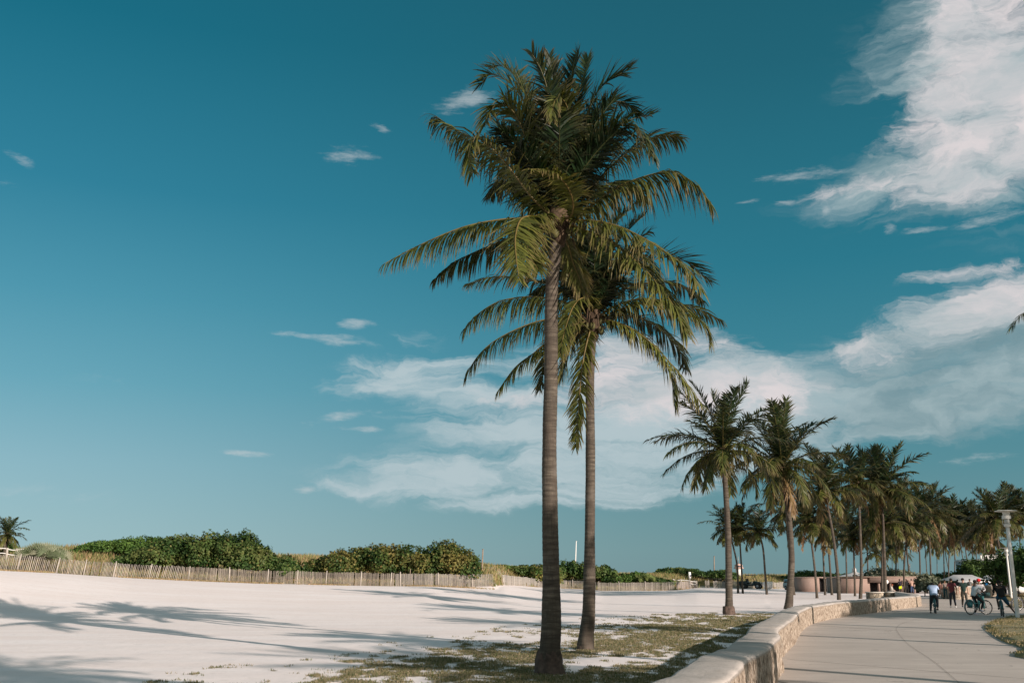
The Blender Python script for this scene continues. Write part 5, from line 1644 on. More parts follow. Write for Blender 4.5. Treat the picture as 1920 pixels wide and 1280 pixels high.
def skin_obj(name, verts, edges, rads, mat, parent, root=0, sub=1):
    me = bpy.data.meshes.new(name)
    me.from_pydata([tuple(v) for v in verts], edges, [])
    me.materials.append(mat)
    o = bpy.data.objects.new(name, me); col.objects.link(o); o.parent = parent
    sk = o.modifiers.new("skin", 'SKIN'); sk.use_smooth_shade = True
    if not me.skin_vertices: me.attributes.new  # skin layer is made with the modifier
    try:
        lay = me.skin_vertices[0].data
    except Exception:
        bpy.context.view_layer.objects.active = o
        bpy.ops.mesh.customdata_skin_add()
        lay = me.skin_vertices[0].data
    for i, r in enumerate(rads):
        lay[i].radius = r if hasattr(r, '__len__') else (r, r)
        lay[i].use_root = (i == root)
    ss = o.modifiers.new("sub", 'SUBSURF'); ss.levels = sub; ss.render_levels = sub
    return o


STAND = dict(pel=(0, 0, .95), chest=(0, .01, 1.30), neck=(0, .02, 1.47), head=(0, .04, 1.63),
             ls=(-.18, 0, 1.42), le=(-.24, -.02, 1.15), lh=(-.26, .06, .90), rs=(.18, 0, 1.42), re=(.24, -.02, 1.15), rh=(.26, .06, .90),
             lp=(-.09, 0, .92), lk=(-.10, .03, .50), la=(-.11, -.01, .09), rp=(.09, 0, .92), rk=(.10, .03, .50), ra=(.11, -.01, .09))


def pose(**kw):
    p = dict(STAND); p.update(kw); return p


WALK = pose(lk=(-.10, .14, .52), la=(-.11, .22, .10), rk=(.10, .00, .50), ra=(.11, -.26, .13), lh=(-.26, -.16, .92), le=(-.24, -.10, 1.14), rh=(.27, .22, .95), re=(.25, .04, 1.14))
IDLE = pose(le=(-.28, -.03, 1.16), lh=(-.16, .20, 1.08), re=(.27, -.04, 1.15), rh=(.27, .03, .90), la=(-.15, .02, .09), lk=(-.12, .05, .5), ra=(.13, -.05, .09))
RIDE = dict(pel=(0, -.18, .98), chest=(0, .00, 1.28), neck=(0, .10, 1.42), head=(0, .19, 1.55),
            ls=(-.19, .04, 1.38), le=(-.27, .18, 1.18), lh=(-.27, .42, 1.08), rs=(.19, .04, 1.38), re=(.27, .18, 1.18), rh=(.27, .42, 1.08),
            lp=(-.09, -.14, .95), lk=(-.13, .28, .80), la=(-.12, .10, .42), rp=(.09, -.14, .95), rk=(.13, .22, .62), ra=(.12, .02, .24))
HALT = dict(RIDE); HALT.update(ra=(.48, .12, .09), rk=(.30, .14, .50), rp=(.10, -.13, .94), pel=(0.02, -.16, .96))
HALT2 = dict(RIDE); HALT2.update(la=(-.22, .06, .09), lk=(-.17, .18, .52), ra=(.14, .10, .26), rk=(.16, .27, .62), chest=(0, .02, 1.26), neck=(0, .14, 1.38), head=(0, .26, 1.44), rh=(.20, .40, 1.20), re=(.30, .16, 1.14))
SIT = dict(pel=(0, 0, .52), chest=(0, .05, .86), neck=(0, .09, 1.02), head=(0, .13, 1.17), ls=(-.18, .05, .98), le=(-.24, .12, .74), lh=(-.14, .34, .62), rs=(.18, .05, .98), re=(.24, .12, .74), rh=(.14, .34, .62),
           lp=(-.09, .02, .50), lk=(-.12, .42, .50), la=(-.12, .44, .09), rp=(.09, .02, .50), rk=(.12, .42, .50), ra=(.12, .44, .09))


def person(label, loc, rz, P, shirt, legs, skin='dark', hair=(0.015, 0.012, 0.010), cap=None, sleeve='short', shorts=False, shoe=(0.04, 0.04, 0.04), scale=1.0, dress=None, detail=True, slim=1.0, longhair=False, group=None):
    root = empty("person", loc, rz, label, "person", group)
    root.scale = (scale,) * 3
    J = {k: V(v) for k, v in P.items()}
    sk = skin_ms[skin]
    vs = []; rd = []; ed = []

    def add(p, r, par=None):
        vs.append(V(p)); rd.append(r)
        if par is not None: ed.append((par, len(vs) - 1))
        return len(vs) - 1
    b = slim
    pel = add(J['pel'], (.115 * b, .085)); bel = add(J['pel'].lerp(J['chest'], .5), (.10 * b, .075), pel); che = add(J['chest'], (.115 * b, .08), bel)
    nb = add(J['chest'].lerp(J['neck'], .7), (.085, .075), che); nk = add(J['neck'], .052, nb)
    hd = J['head']; nd = (hd - J['neck']).normalized(); up = nd
    add(hd - nd * .07 + V((0, .01, 0)), .062, nk); h2 = add(hd, (.078, .092), len(vs) - 1); add(hd + nd * .08, .066, h2)
    for s_, pr in (('l', -1), ('r', 1)):
        sh = add(J[s_ + 's'], .058, che); e_ = add(J[s_ + 'e'], .040, sh); w_ = add(J[s_ + 'h'], .025, e_)
        fd = (J[s_ + 'h'] - J[s_ + 'e']).normalized()
        pm = add(J[s_ + 'h'] + fd * .07, (.040, .020), w_)
        if detail:
            sidev = fd.cross(V((0, 1, 0.1))).normalized()
            curl = V((0, .5, -.3)) if abs(fd.z) > .5 else V((0, .1, -.9))
            for k in range(4):
                p0 = J[s_ + 'h'] + fd * .10 + sidev * (k - 1.5) * .021
                f1 = add(p0 + fd * .028, .009, pm); ln = (.03, .037, .034, .025)[k]
                add(p0 + fd * (.028 + ln * .7) + curl * ln * .6, .0075, f1)
            t1 = add(J[s_ + 'h'] + fd * .045 + sidev * .045 * -pr, .011, w_); add(J[s_ + 'h'] + fd * .085 + sidev * .055 * -pr + curl * .02, .008, t1)
        hp = add(J[s_ + 'p'], .095 * b, pel); kn = add(J[s_ + 'k'], .056, hp); an_ = add(J[s_ + 'a'], .036, kn)
    body = skin_obj("body", vs, ed, rd, sk, root, 0)
    # face
    fwd = V((0, 1, 0)); fwd = (fwd - nd * fwd.dot(nd)).normalized(); rt = fwd.cross(nd)
    mb_ = MB()
    mb_.ell(hd + fwd * .098 - nd * .02, (.014, .02, .024), 8, 6)
    for s_ in (-1, 1): mb_.ell(hd + rt * .078 * s_ - nd * .015, (.012, .02, .03), 8, 6)
    mb_.build("nose_and_ears", sk, body, smooth=True)
    for s_ in (-1, 1):
        mb_ = MB(); mb_.ell(hd + fwd * .088 + rt * .032 * s_ + nd * .005, (.012, .008, .008), 8, 6); mb_.build("eye", eye_m, body)
    mb_ = MB(); mb_.ell(hd + fwd * .088 - nd * .055, (.024, .008, .006), 8, 6); mb_.build("mouth", flat("lips", (0.20, 0.07, 0.05)) if skin != 'dark' else eye_m, body)
    # hair / cap
    Mh = Matrix((rt, fwd, nd)).transposed()
    mb_ = MB()
    mb_.ell(hd + nd * .035 - fwd * .018, (.094, .108, .090), 14, 8, Mh)
    if longhair: mb_.tube([hd - fwd * .06, hd - fwd * .09 - V((0, 0, .12)), hd - fwd * .08 - V((0, 0, .28))], [.08, .07, .03], 8)
    hr = mb_.build("hair", cloth(hair), root, smooth=True)
    if cap:
        mb_ = MB(); mb_.lathe([(.108, -.005), (.112, .03), (.105, .075), (.075, .115), (.02, .13)], hd + nd * .03, 16, Mh)
        mb_.prism([(-.07, .09), (.07, .09), (.055, .17), (0, .19), (-.055, .17)], 0, .012, Mh, hd + nd * .035)
        mb_.build("cap", cloth(cap), root, smooth=True)
    # shirt
    vs = []; rd = []; ed = []
    a0 = add(J['pel'] - (J['chest'] - J['pel']).normalized() * .10, (.155 * b, .125)); a = add(J['pel'] + V((0, 0, .02)), (.155 * b, .125), a0); m = add(J['pel'].lerp(J['chest'], .5), (.145 * b, .115), a); c_ = add(J['chest'], (.168 * b, .122), m); add(J['chest'].lerp(J['neck'], .72), (.09, .08), c_)
    for s_ in 'lr':
        h_ = add(J[s_ + 's'], .074, c_); e_ = J[s_ + 's'].lerp(J[s_ + 'e'], .72 if sleeve == 'short' else 1.0); q = add(e_, .060 if sleeve == 'short' else .052, h_)
        if sleeve == 'long': add(J[s_ + 'e'].lerp(J[s_ + 'h'], .92), .036, q)
    if sleeve != 'none' or True: skin_obj("shirt", vs, ed, rd, cloth(shirt), root, 0)
    # trousers or shorts
    vs = []; rd = []; ed = []
    a = add(J['pel'] + (J['chest'] - J['pel']).normalized() * .10, (.138 * b, .108)); a = add(J['pel'], (.142 * b, .114), a)
    for s_ in 'lr':
        h_ = add(J[s_ + 'p'] + V((0, 0, -.03)), .108 * b, a); k_ = add(J[s_ + 'k'] if not shorts else J[s_ + 'p'].lerp(J[s_ + 'k'], .85), .074 if not shorts else .085, h_)
        if not shorts: add(J[s_ + 'k'].lerp(J[s_ + 'a'], .93), .055, k_)
    skin_obj("trousers" if not shorts else "shorts", vs, ed, rd, cloth(legs), root, 0)
    for s_ in 'lr':
        an_ = J[s_ + 'a']; fo = fwd if True else fwd
        f2 = V((0, 1, 0)) if an_.z < .15 else V((0, .95, -.2))
        mb_ = MB(); mb_.tube([an_ + V((0, -.06, -.045)), an_ + V((0, 0, -.035)), an_ + f2 * .10 + V((0, 0, -.05)), an_ + f2 * .18 + V((0, 0, -.06))], [.036, .045, .042, .022], 8, squash=.85); mb_.build("shoe", cloth(shoe), root, smooth=True)
    return root


# ------------------------------------------------------------------ bicycles
teal_m = plain("teal_paint", (0.015, 0.12, 0.13), 0.4, 0.08, spec=0.5)
tyre_m = plain("tyre_rubber", (0.03, 0.028, 0.026), 0.8)
chrome_m = plain("spoke_metal", (0.35, 0.34, 0.32), 0.35, 0.05, metal=0.8)
saddle_m = plain("saddle_leather", (0.05, 0.03, 0.02), 0.6)


def wheel(parent, c, steer=0.0):
    M = Matrix.Rotation(steer, 3, 'Z'); c = V(c)
    mb_ = MB(); n = 26
    pts = [c + M @ V((0, math.cos(2 * PI * i / n) * .335, math.sin(2 * PI * i / n) * .335)) for i in range(n + 1)]
    rim = MB(); rim.tube([c + (p - c) * .93 for p in pts], .012, 5, cap=False); rim.tube([c + M @ V((-.04, 0, 0)), c + M @ V((.04, 0, 0))], .022, 8)
    for i in range(14):
        a = 2 * PI * i / 14; rim.tube([c + M @ V((.02 * (-1) ** i, 0, 0)), c + M @ V((0, math.cos(a) * .31, math.sin(a) * .31))], .003, 3, cap=False)
    r_ = rim.build("wheel", chrome_m, parent)
    mb_.tube(pts, .024, 6, cap=False); mb_.build("tyre", tyre_m, r_, smooth=True)


def bicycle(label, loc, rz, steer=0.0, group="teal rental bicycles", basket=True, mat=None, bag=True):
    mat = mat or teal_m
    root = empty("bicycle", loc, rz, label, "bicycle", group)
    R = (0, -.50, .36); Fw = (0, .58, .36)
    wheel(root, R); wheel(root, Fw, steer)
    f_ = MB()
    bb = (0, -.06, .30); st = (0, -.20, .78); hd = (0, .40, .86)
    f_.tube([bb, st], .019, 8); f_.tube([hd, (0, .2, .52), bb], .024, 8); f_.tube([(0, .41, .80), (0, .1, .55), (0, -.15, .58)], .017, 8)
    for s in (-1, 1): f_.tube([bb, (s * .06, -.5, .36)], .011, 6); f_.tube([(0, -.17, .70), (s * .06, -.5, .36)], .011, 6); f_.tube([(0, .42, .78), (s * .05, .45, .70), (s * .05, .58, .36)], .014, 6)
    f_.tube([(0, .38, .92), (0, .43, .74)], .024, 8); f_.build("frame", mat, root, smooth=True)
    h_ = MB(); h_.tube([(0, .38, .92), (0, .37, 1.02)], .016, 6); h_.tube([(-.28, .22, 1.08), (-.22, .32, 1.07), (0, .38, 1.02), (.22, .32, 1.07), (.28, .22, 1.08)], .013, 6); h_.build("handlebar", chrome_m, root, smooth=True)
    s_ = MB(); s_.tube([(0, -.20, .78), (0, -.22, .90)], .014, 6); s_.prism([(-.09, -.32), (.09, -.32), (.07, -.18), (.02, -.02), (-.02, -.02), (-.07, -.18)], .90, .945); s_.build("saddle", saddle_m, root)
    for c_, a0, a1 in ((V(R), 10, 200), (V(Fw), 20, 150)):
        m_ = MB(); arc = []
        for k in range(10):
            a = math.radians(a0 + (a1 - a0) * k / 9); arc.append(c_ + V((0, math.cos(a) * .375, math.sin(a) * .375)))
        m_.tube(arc, .033, 6, squash=.3); m_.build("mudguard", mat, root, smooth=True)
    if bag:
        m_ = MB(); m_.prism([(-.60, .36), (-.36, .36), (-.30, .58), (-.48, .70), (-.66, .58)], -.035, .035, Matrix(((0, 0, 1), (1, 0, 0), (0, 1, 0)))); m_.build("wheel_guard", mat, root)
    if basket:
        m_ = MB(); m_.box((0, .66, .92), (.34, .26, .012)); 
        for s in (-1, 1): m_.box((s * .17, .66, 1.01), (.012, .26, .18)); m_.box((0, .66 + s * .13, 1.01), (.34, .012, .18))
        m_.build("basket", plain("basket", (0.06, 0.12, 0.12), 0.6), root)
    m_ = MB(); m_.tube([(.05, -.06, .30), (.09, .05, .18)], .012, 5); m_.tube([(-.05, -.06, .30), (-.09, -.17, .42)], .012, 5); m_.box((.13, .05, .18), (.09, .08, .02)); m_.box((-.13, -.17, .42), (.09, .08, .02)); m_.lathe([(.09, -.005), (.09, .005)], bb, 14, Matrix.Rotation(PI / 2, 3, 'Y')); m_.build("crank", chrome_m, root)
    return root


def rzto(dx, dy): return math.atan2(-dx, dy)   # local +Y looks along (dx, dy)


TEAL = (0.02, 0.20, 0.21)
# blue T-shirt cyclist seen from behind
g_ = gp(1754, 1150)
g_.z = 0.014
a = rzto(0.35, 1.0)
bicycle("teal bicycle ridden by the pale blue shirt, seen from behind", g_, a, basket=True)
person("cyclist in pale blue T-shirt seen from behind, feet down beside the bike", g_, a, HALT2, (0.34, 0.43, 0.58), (0.035, 0.04, 0.05), 'dark', slim=1.32, group="people on the promenade", shoe=(0.05, 0.045, 0.045))
# pair in the middle
g_ = gp(1834, 1152.5); g_.z = 0.014
a = rzto(0.92, 0.40)
bicycle("teal bicycle seen side-on in the middle, front wheel to the right", g_, a, steer=-0.35)
person("cyclist in pale vest with dark sleeve on the side-on bicycle", g_, a, dict(HALT2, chest=(0, -.06, 1.30), neck=(0, -.02, 1.46), head=(0, .02, 1.60), rh=(.2, .36, 1.06), lh=(-.2, .36, 1.06)), (0.45, 0.50, 0.52), (0.018, 0.018, 0.018), 'dark', group="people on the promenade", sleeve='short', shoe=(0.28, 0.30, 0.36))
g_ = gp(1841, 1146); g_.z = 0.014
person("person in white long-sleeved shirt and bright red cap beside the side-on bicycle", g_, rzto(-0.5, -0.8), IDLE, (0.62, 0.58, 0.58), (0.03, 0.12, 0.12), 'mid', cap=(0.60, 0.02, 0.02), sleeve='long', group="people on the promenade")
# dark rider right
g_ = gp(1880, 1156); g_.z = 0.014
a = rzto(0.36, 0.93)
bicycle("teal bicycle under the rider in black by the lamp post", g_, a, basket=False)
person("rider in loose black top with one leg stretched out by the lamp post", g_, a, dict(HALT, ra=(.62, .10, .09), rk=(.36, .12, .48)), (0.012, 0.012, 0.012), (0.015, 0.07, 0.12), 'dark', shorts=True, sleeve='long', slim=1.3, scale=1.02, group="people on the promenade")
g_ = gp(1925, 1147); g_.z = 0.07
bicycle("dark bicycle cut by the right edge behind the lamp post", g_, rzto(1, 0.15), basket=False, mat=plain("black_paint", (0.03, 0.03, 0.03), 0.4), bag=False)
# walkers
for (px, py, face, P, sh, lg, kw, lab) in [
    (1788, 1139, (0.3, 1), IDLE, (0.10, 0.025, 0.03), (0.02, 0.025, 0.035), dict(skin='mid', shoe=(0.7, 0.68, 0.66), scale=1.03, slim=1.1), "man in maroon T-shirt, dark jeans and one white shoe forward"),
    (1810, 1139.5, (-0.3, -1), WALK, (0.012, 0.03, 0.025), (0.05, 0.045, 0.035), dict(skin='light', scale=1.04, shoe=(0.02, 0.04, 0.05)), "man in dark green T-shirt and brown trousers walking towards the viewer"),
    (1774, 1122.5, (-0.2, -1), WALK, (0.20, 0.16, 0.14), (0.02, 0.08, 0.09), dict(skin='mid', longhair=True, slim=.85, scale=.96), "long-haired woman in light brown top and teal trousers behind the maroon shirt"),
    (1765, 1122.5, (0.1, -1), WALK, (0.10, 0.05, 0.04), (0.45, 0.33, 0.28), dict(skin='mid', shorts=True, slim=.9, scale=.9), "child-sized walker in brown top and pale shorts near the blue shirt cyclist"),
    (1866, 1120, (0.4, -1), WALK, (0.05, 0.025, 0.02), (0.03, 0.03, 0.035), dict(skin='mid', sleeve='long', scale=1.0), "walker in dark brown jacket behind the rider in black"),
    (1895, 1121, (-0.5, -1), WALK, (0.20, 0.15, 0.13), (0.40, 0.40, 0.38), dict(skin='mid', longhair=True, slim=.9, shoe=(.45, .02, .03)), "long-haired woman in brown top and pale trousers left of the lamp pole"),
    (1903, 1120, (0.6, -1), IDLE, (0.50, 0.50, 0.48), (0.38, 0.02, 0.03), dict(skin='dark', shorts=True), "person in white top and red shorts right by the lamp pole"),
    (1672, 1119, (0.8, -.5), SIT, (0.42, 0.38, 0.33), (0.48, 0.43, 0.36), dict(skin='light', hair=(.20, .05, .02), sleeve='long'), "person in cream clothes sitting at the stone bench end"),
    (1680, 1108, (0.5, 1), IDLE, (0.01, 0.26, 0.17), (0.12, 0.16, 0.25), dict(skin='dark', cap=(0.25, 0.03, 0.05)), "person in bright green shirt beyond the stone bench"),
    (1689, 1113, (-0.4, 1), IDLE, (0.015, 0.012, 0.02), (0.62, 0.72, 0.02), dict(skin='dark', shorts=True), "person in black top and neon yellow shorts beyond the wall"),
    (1701, 1112, (0.2, -1), IDLE, (0.012, 0.012, 0.012), (0.02, 0.02, 0.02), dict(skin='dark', sleeve='long'), "person all in black beside the avenue palm beyond the wall"),
    (1705, 1111, (0.5, 1), WALK, (0.02, 0.03, 0.02), (0.55, 0.50, 0.04), dict(skin='dark', shorts=True, slim=.8), "slim person in dark top and yellow shorts beyond the wall"),
    (1711, 1112, (0.1, 1), IDLE, (0.42, 0.26, 0.20), (0.05, 0.08, 0.16), dict(skin='mid', slim=1.15), "stout person in flowered pink top and blue trousers beyond the wall"),
    (1798, 1118, (0.4, 1), WALK, (0.03, 0.03, 0.035), (0.04, 0.045, 0.06), dict(skin='dark', scale=.97), "walker in charcoal shirt behind the maroon shirt, before the far wall"),
    (1821, 1117, (-0.8, -1), IDLE, (0.25, 0.24, 0.22), (0.05, 0.05, 0.06), dict(skin='mid'), "person in grey shirt between the dark green shirt and the side-on cyclist"),
    (1874, 1116, (0.2, 1), WALK, (0.30, 0.20, 0.16), (0.03, 0.03, 0.04), dict(skin='light', hair=(.12, .06, .03)), "person in salmon shirt beyond the rider in black"),
    (1888, 1118, (-0.6, .5), IDLE, (0.03, 0.025, 0.025), (0.10, 0.10, 0.11), dict(skin='dark', slim=1.1), "person in black shirt and grey trousers beside the bright curved palm"),
    (1735, 1109, (1, .2), WALK, (0.04, 0.03, 0.03), (0.03, 0.03, 0.04), dict(skin='dark'), "dark-dressed walker beside the silver car left of the blue shirt"),
    (1918, 1106, (-1, -.2), IDLE, (0.30, 0.02, 0.02), (0.02, 0.02, 0.02), dict(skin='mid'), "vendor in red shirt at the right edge beside the white cart"),
]:
    g_ = gp(px, py); g_.z = terrain(g_.x, g_.y) + (0.014 if px > 1720 else 0)
    person(lab, g_, rzto(*face), P, sh, lg, group="people on the promenade", detail=py > 1130, **kw)
# far blue shirt cyclist
g_ = gp(1852, 1118); g_.z = 0.014
a = rzto(-0.1, -1.0)
bicycle("distant dark bicycle ridden by the bright blue shirt", g_, a, basket=False, mat=plain("dark_frame", (0.04, 0.03, 0.03)), bag=False)
person("distant cyclist in bright blue shirt coming towards the viewer", g_, a, RIDE, (0.02, 0.22, 0.50), (0.05, 0.035, 0.03), 'mid', group="people on the promenade", detail=False)
# ------------------------------------------------------------------ lamp posts
lamp_m = plain("lamp_white", (0.64, 0.62, 0.585), 0.45, 0.06)
glass_m = plain("lamp_lens", (0.45, 0.45, 0.42), 0.3)


def lamp(label, px, py, top_py, group="white disc-topped lamp posts", hide=False):
    g_ = gp(px, py); g_.z = 0.0
    H = at(px, top_py, g_.y).z
    k = H / 4.8
    root = empty("lamp_post", g_, label=label, cat="lamp post", group=group)
    m_ = MB(); m_.lathe([(.12, 0.0), (.12, .03), (.088, .05), (.085, .5), (.083, 2.6), (.08, H - .75 * k)], (0, 0, 0), 18); m_.build("pole", lamp_m, root, smooth=True)
    m_ = MB(); m_.lathe([(.08, H - .75 * k), (.14, H - .73 * k), (.15, H - .62 * k), (.10, H - .60 * k)], (0, 0, 0), 18)
    m_.lathe([(.15, H - .40 * k), (.19, H - .38 * k), (.19, H - .24 * k), (.14, H - .22 * k), (.16, H - .08 * k)], (0, 0, 0), 18)
    for i in range(3):
        a = i * 2.094 + .5; m_.tube([(math.cos(a) * .165, math.sin(a) * .165, H - .65 * k), (math.cos(a) * .18, math.sin(a) * .18, H - .38 * k)], .014, 5)
    smooth_by_angle(m_.build("lamp_head", lamp_m, root), 35)
    m_ = MB(); m_.lathe([(.10, H - .60 * k), (.12, H - .5 * k), (.11, H - .40 * k)], (0, 0, 0), 14); m_.build("lens", glass_m, root, smooth=True)
    m_ = MB(); m_.lathe([(.16, H - .09 * k), (.46, H - .055 * k), (.475, H - .035 * k), (.44, H - .02 * k), (.1, H)], (0, 0, 0), 28); smooth_by_angle(m_.build("lamp_shade", lamp_m, root), 35)
    return root


lamp("tall white lamp post with flat disc top on the near turf island", 1909, 1163, 956)
lamp("second lamp post with disc top just behind the near one", 1897, 1123, 1026)
lamp("third lamp post standing close behind the second", 1893, 1119, 1050)
lamp("small far lamp post with disc top over the silvery shrub", 1709, 1099, 1057)
lamp("small far lamp post at the marquee's left end", 1830, 1103, 1062)

# ------------------------------------------------------------------ buildings
pink_m, nt_, b_ = new_mat("pink_render")
tc_ = nt_.n.new('ShaderNodeTexCoord').outputs['Object']
cc_ = nt_.mix(nt_.ramp(nt_.noise(tc_, 0.6, 6), [(.35, 0.0), (.65, 1.0)]), (0.235, 0.165, 0.135), (0.30, 0.21, 0.17))
cc_ = nt_.mix(nt_.ramp(nt_.noise(nt_.mapping(tc_, scale=(1, 1, .15)), 3, 5, .7), [(.5, 0.0), (.75, .45)]), cc_, (0.20, 0.13, 0.10))
nt_.l.new(cc_, b_.inputs['Base Color']); b_.inputs['Roughness'].default_value = .9
dark_m = plain("opening_shade_and_lid", (0.02, 0.02, 0.022), 0.8)  # black for the painted shade in openings, also the bin lid
roof_m = plain("membrane_roof", (0.58, 0.565, 0.55), 0.7, .06)
tan_m = plain("tan_board", (0.55, 0.40, 0.28), 0.7)


def wbox(mbb, a, b, y0, y1, z0, z1):
    mbb.box(((a + b) / 2, (y0 + y1) / 2, (z0 + z1) / 2), (b - a, y1 - y0, z1 - z0))


# the pink hut
Y = 142.0; base = V(((1540 - 960) * Y / 1919, Y, 0)); mpp = Y / 1919
def ux(px, Yq=Y): return (px - 960) * Yq / 1919 - base.x
def uz(py, Yq=Y): return at(960, py, Yq).z
root = empty("pink_hut", base, label="flat-roofed pink hut with a dark doorway behind the curved palms", cat="hut")
H_ = uz(1082)
m_ = MB(); wbox(m_, ux(1503), ux(1536), 0, 5, 0, H_); wbox(m_, ux(1554), ux(1571), -0.1, 5, 0, H_); wbox(m_, ux(1536), ux(1554), 1.4, 5, 0, H_); wbox(m_, ux(1536), ux(1554), 0.0, 1.4, H_ - .16, H_)
m_.build("wall", pink_m, root)
m_ = MB(); wbox(m_, ux(1502), ux(1572), -.15, 5.1, H_, H_ + .07); m_.build("roof", plain("hut_roof", (0.50, .38, .32), .8), root)
m_ = MB(); wbox(m_, ux(1537), ux(1553), 0.9, 1.3, 0, H_ - .17); d_ = m_.build("doorway", dark_m, root)  # near-black block stands in for the shade inside the doorway
m_ = MB(); wbox(m_, ux(1549), ux(1550.2), -.06, 0.05, 0, H_ - .2); m_.build("door_frame", white_m, root)

# long low pavilion
Y = 128.0; base = V(((1640 - 960) * Y / 1919, Y, 0))
root = empty("pavilion", base, label="long low tan pink pavilion with dark open bays behind the avenue palms", cat="pavilion")
def ux(px): return (px - 960) * Y / 1919 - base.x
H_ = at(960, 1082, Y).z
m_ = MB(); wbox(m_, ux(1577), ux(1630), 0, 6, 0, H_); wbox(m_, ux(1630), ux(1735), 2.2, 6, 0, H_)
for px in (1646, 1668, 1690, 1712, 1733): wbox(m_, ux(px), ux(px + 3), 0, .4, 0, H_ - .62)
m_.build("wall", pink_m, root)
m_ = MB(); wbox(m_, ux(1630), ux(1740), -.3, 2.2, H_ - .62, H_ + .02); m_.build("fascia", pink_m, root)
m_ = MB(); wbox(m_, ux(1576), ux(1742), -.4, 6.2, H_ + .02, H_ + .12); m_.build("roof", plain("pavilion_roof", (0.33, .24, .19), .9), root)
m_ = MB(); wbox(m_, ux(1632), ux(1733), 1.9, 2.15, 0.02, H_ - .64); m_.build("bay_shade", dark_m, root)  # dark sheet before the back wall, painting the bays' inner shade

# peaked white tents
def tent(label, px, py_base, py_top, wpx, Y, n=4, cap=True, long=0):
    base = V(((px - 960) * Y / 1919, Y, 0)); W = wpx * Y / 1919 / 2; zb = at(960, py_base, Y).z; zt = at(960, py_top, Y).z
    root = empty("tent", base, label=label, cat="tent", group="white tents")
    m_ = MB(); D = 3.5
    if long:
        R = 8; vs = []; 
        for i in range(R + 1):
            t = i / R; x = -W + 2 * W * t; s = 1 - max(0, abs(t - .5) * 2 - long) / (1 - long); s = max(0, s)
            vs += [(x, -D, zb), (x, 0, zb + (zt - zb) * s), (x, D, zb)]
        fs = []
        for i in range(R): fs += [(3 * i, 3 * i + 3, 3 * i + 4, 3 * i + 1), (3 * i + 1, 3 * i + 4, 3 * i + 5, 3 * i + 2)]
        m_._add(vs, fs)
    else:
        K_ = 6; vs = []; fs = []
        for k in range(K_ + 1):
            t = k / K_; r = (1 - t) ** 1.5 * .93 + .07 * (1 - t) + .02; z = zb + (zt - zb) * t
            vs += [(-W * r, -D * r, z), (W * r, -D * r, z), (W * r, D * r, z), (-W * r, D * r, z)]
        for k in range(K_):
            for j in range(4): fs.append((4 * k + j, 4 * k + (j + 1) % 4, 4 * k + 4 + (j + 1) % 4, 4 * k + 4 + j))
        m_._add(vs, fs)
    m_.build("roof", roof_m, root)
    m_ = MB(); wbox(m_, -W, W, -D - .02, -D + .02, zb - .25, zb - .003); m_.build("valance", roof_m, root)
    for sx in (-.97, 0, .97):
        m_ = MB(); m_.tube([(W * sx, -D + .06, 0), (W * sx, -D + .06, zb)], .05, 6); m_.build("pole", grey_m, root)
    if cap: m_ = MB(); m_.lathe([(.35, zt - .15), (.32, zt + .35), (.2, zt + .45)], (0, 0, 0), 10); m_.build("cap", roof_m, root)
    return root


tent("white peaked tent roof behind the short palm and pavilion", 1603, 1081, 1070, 58, 150)
tent("small pale green tent top right of the white peaked tent", 1618, 1079, 1073, 24, 165, cap=False)
tent("long white marquee behind the walking men", 1806, 1088, 1077, 70, 128, long=.62, cap=False)
tent("second white marquee at the first one's right end", 1858, 1089, 1078, 42, 140, long=.5, cap=False)

# white building behind the palms at right
Y = 175.0; base = V(((1872 - 960) * Y / 1919, Y, 0))
root = empty("white_building", base, label="white two-storey building with crenellated parapet glimpsed between right-hand palms", cat="building")
def ux(px): return (px - 960) * Y / 1919 - base.x
z1 = at(960, 1050, Y).z; z2 = at(960, 1041, Y).z
m_ = MB(); wbox(m_, ux(1842), ux(1925), 0, 10, 0, z1); m_.build("wall", plain("white_render", (.45, .47, .47), .8), root)
m_ = MB(); wbox(m_, ux(1841), ux(1926), -.2, 10.2, z1, z1 + .25)
for i in range(20): wbox(m_, ux(1842 + i * 4.2), ux(1844.4 + i * 4.2), -.15, .1, z1 + .25, z2)
wbox(m_, ux(1842), ux(1925), -.17, .12, z2, z2 + .15); m_.build("parapet", white_m, root)
for i in range(7):
    for zz in (1.2, 4.2):
        if zz + 1.6 > z1: continue
        m_ = MB(); x0 = ux(1847 + i * 11); wbox(m_, x0, x0 + .62, -.05, .06, zz, zz + 1.5); w_ = m_.build("window", plain("window_glass", (.03, .04, .05), .15) if i == 0 and zz < 2 else bpy.data.materials["window_glass"], root)
        m_ = MB(); wbox(m_, x0 - .1, x0 + .72, -.10, -.0, zz - .12, zz - .003); m_.build("sill", white_m, w_)

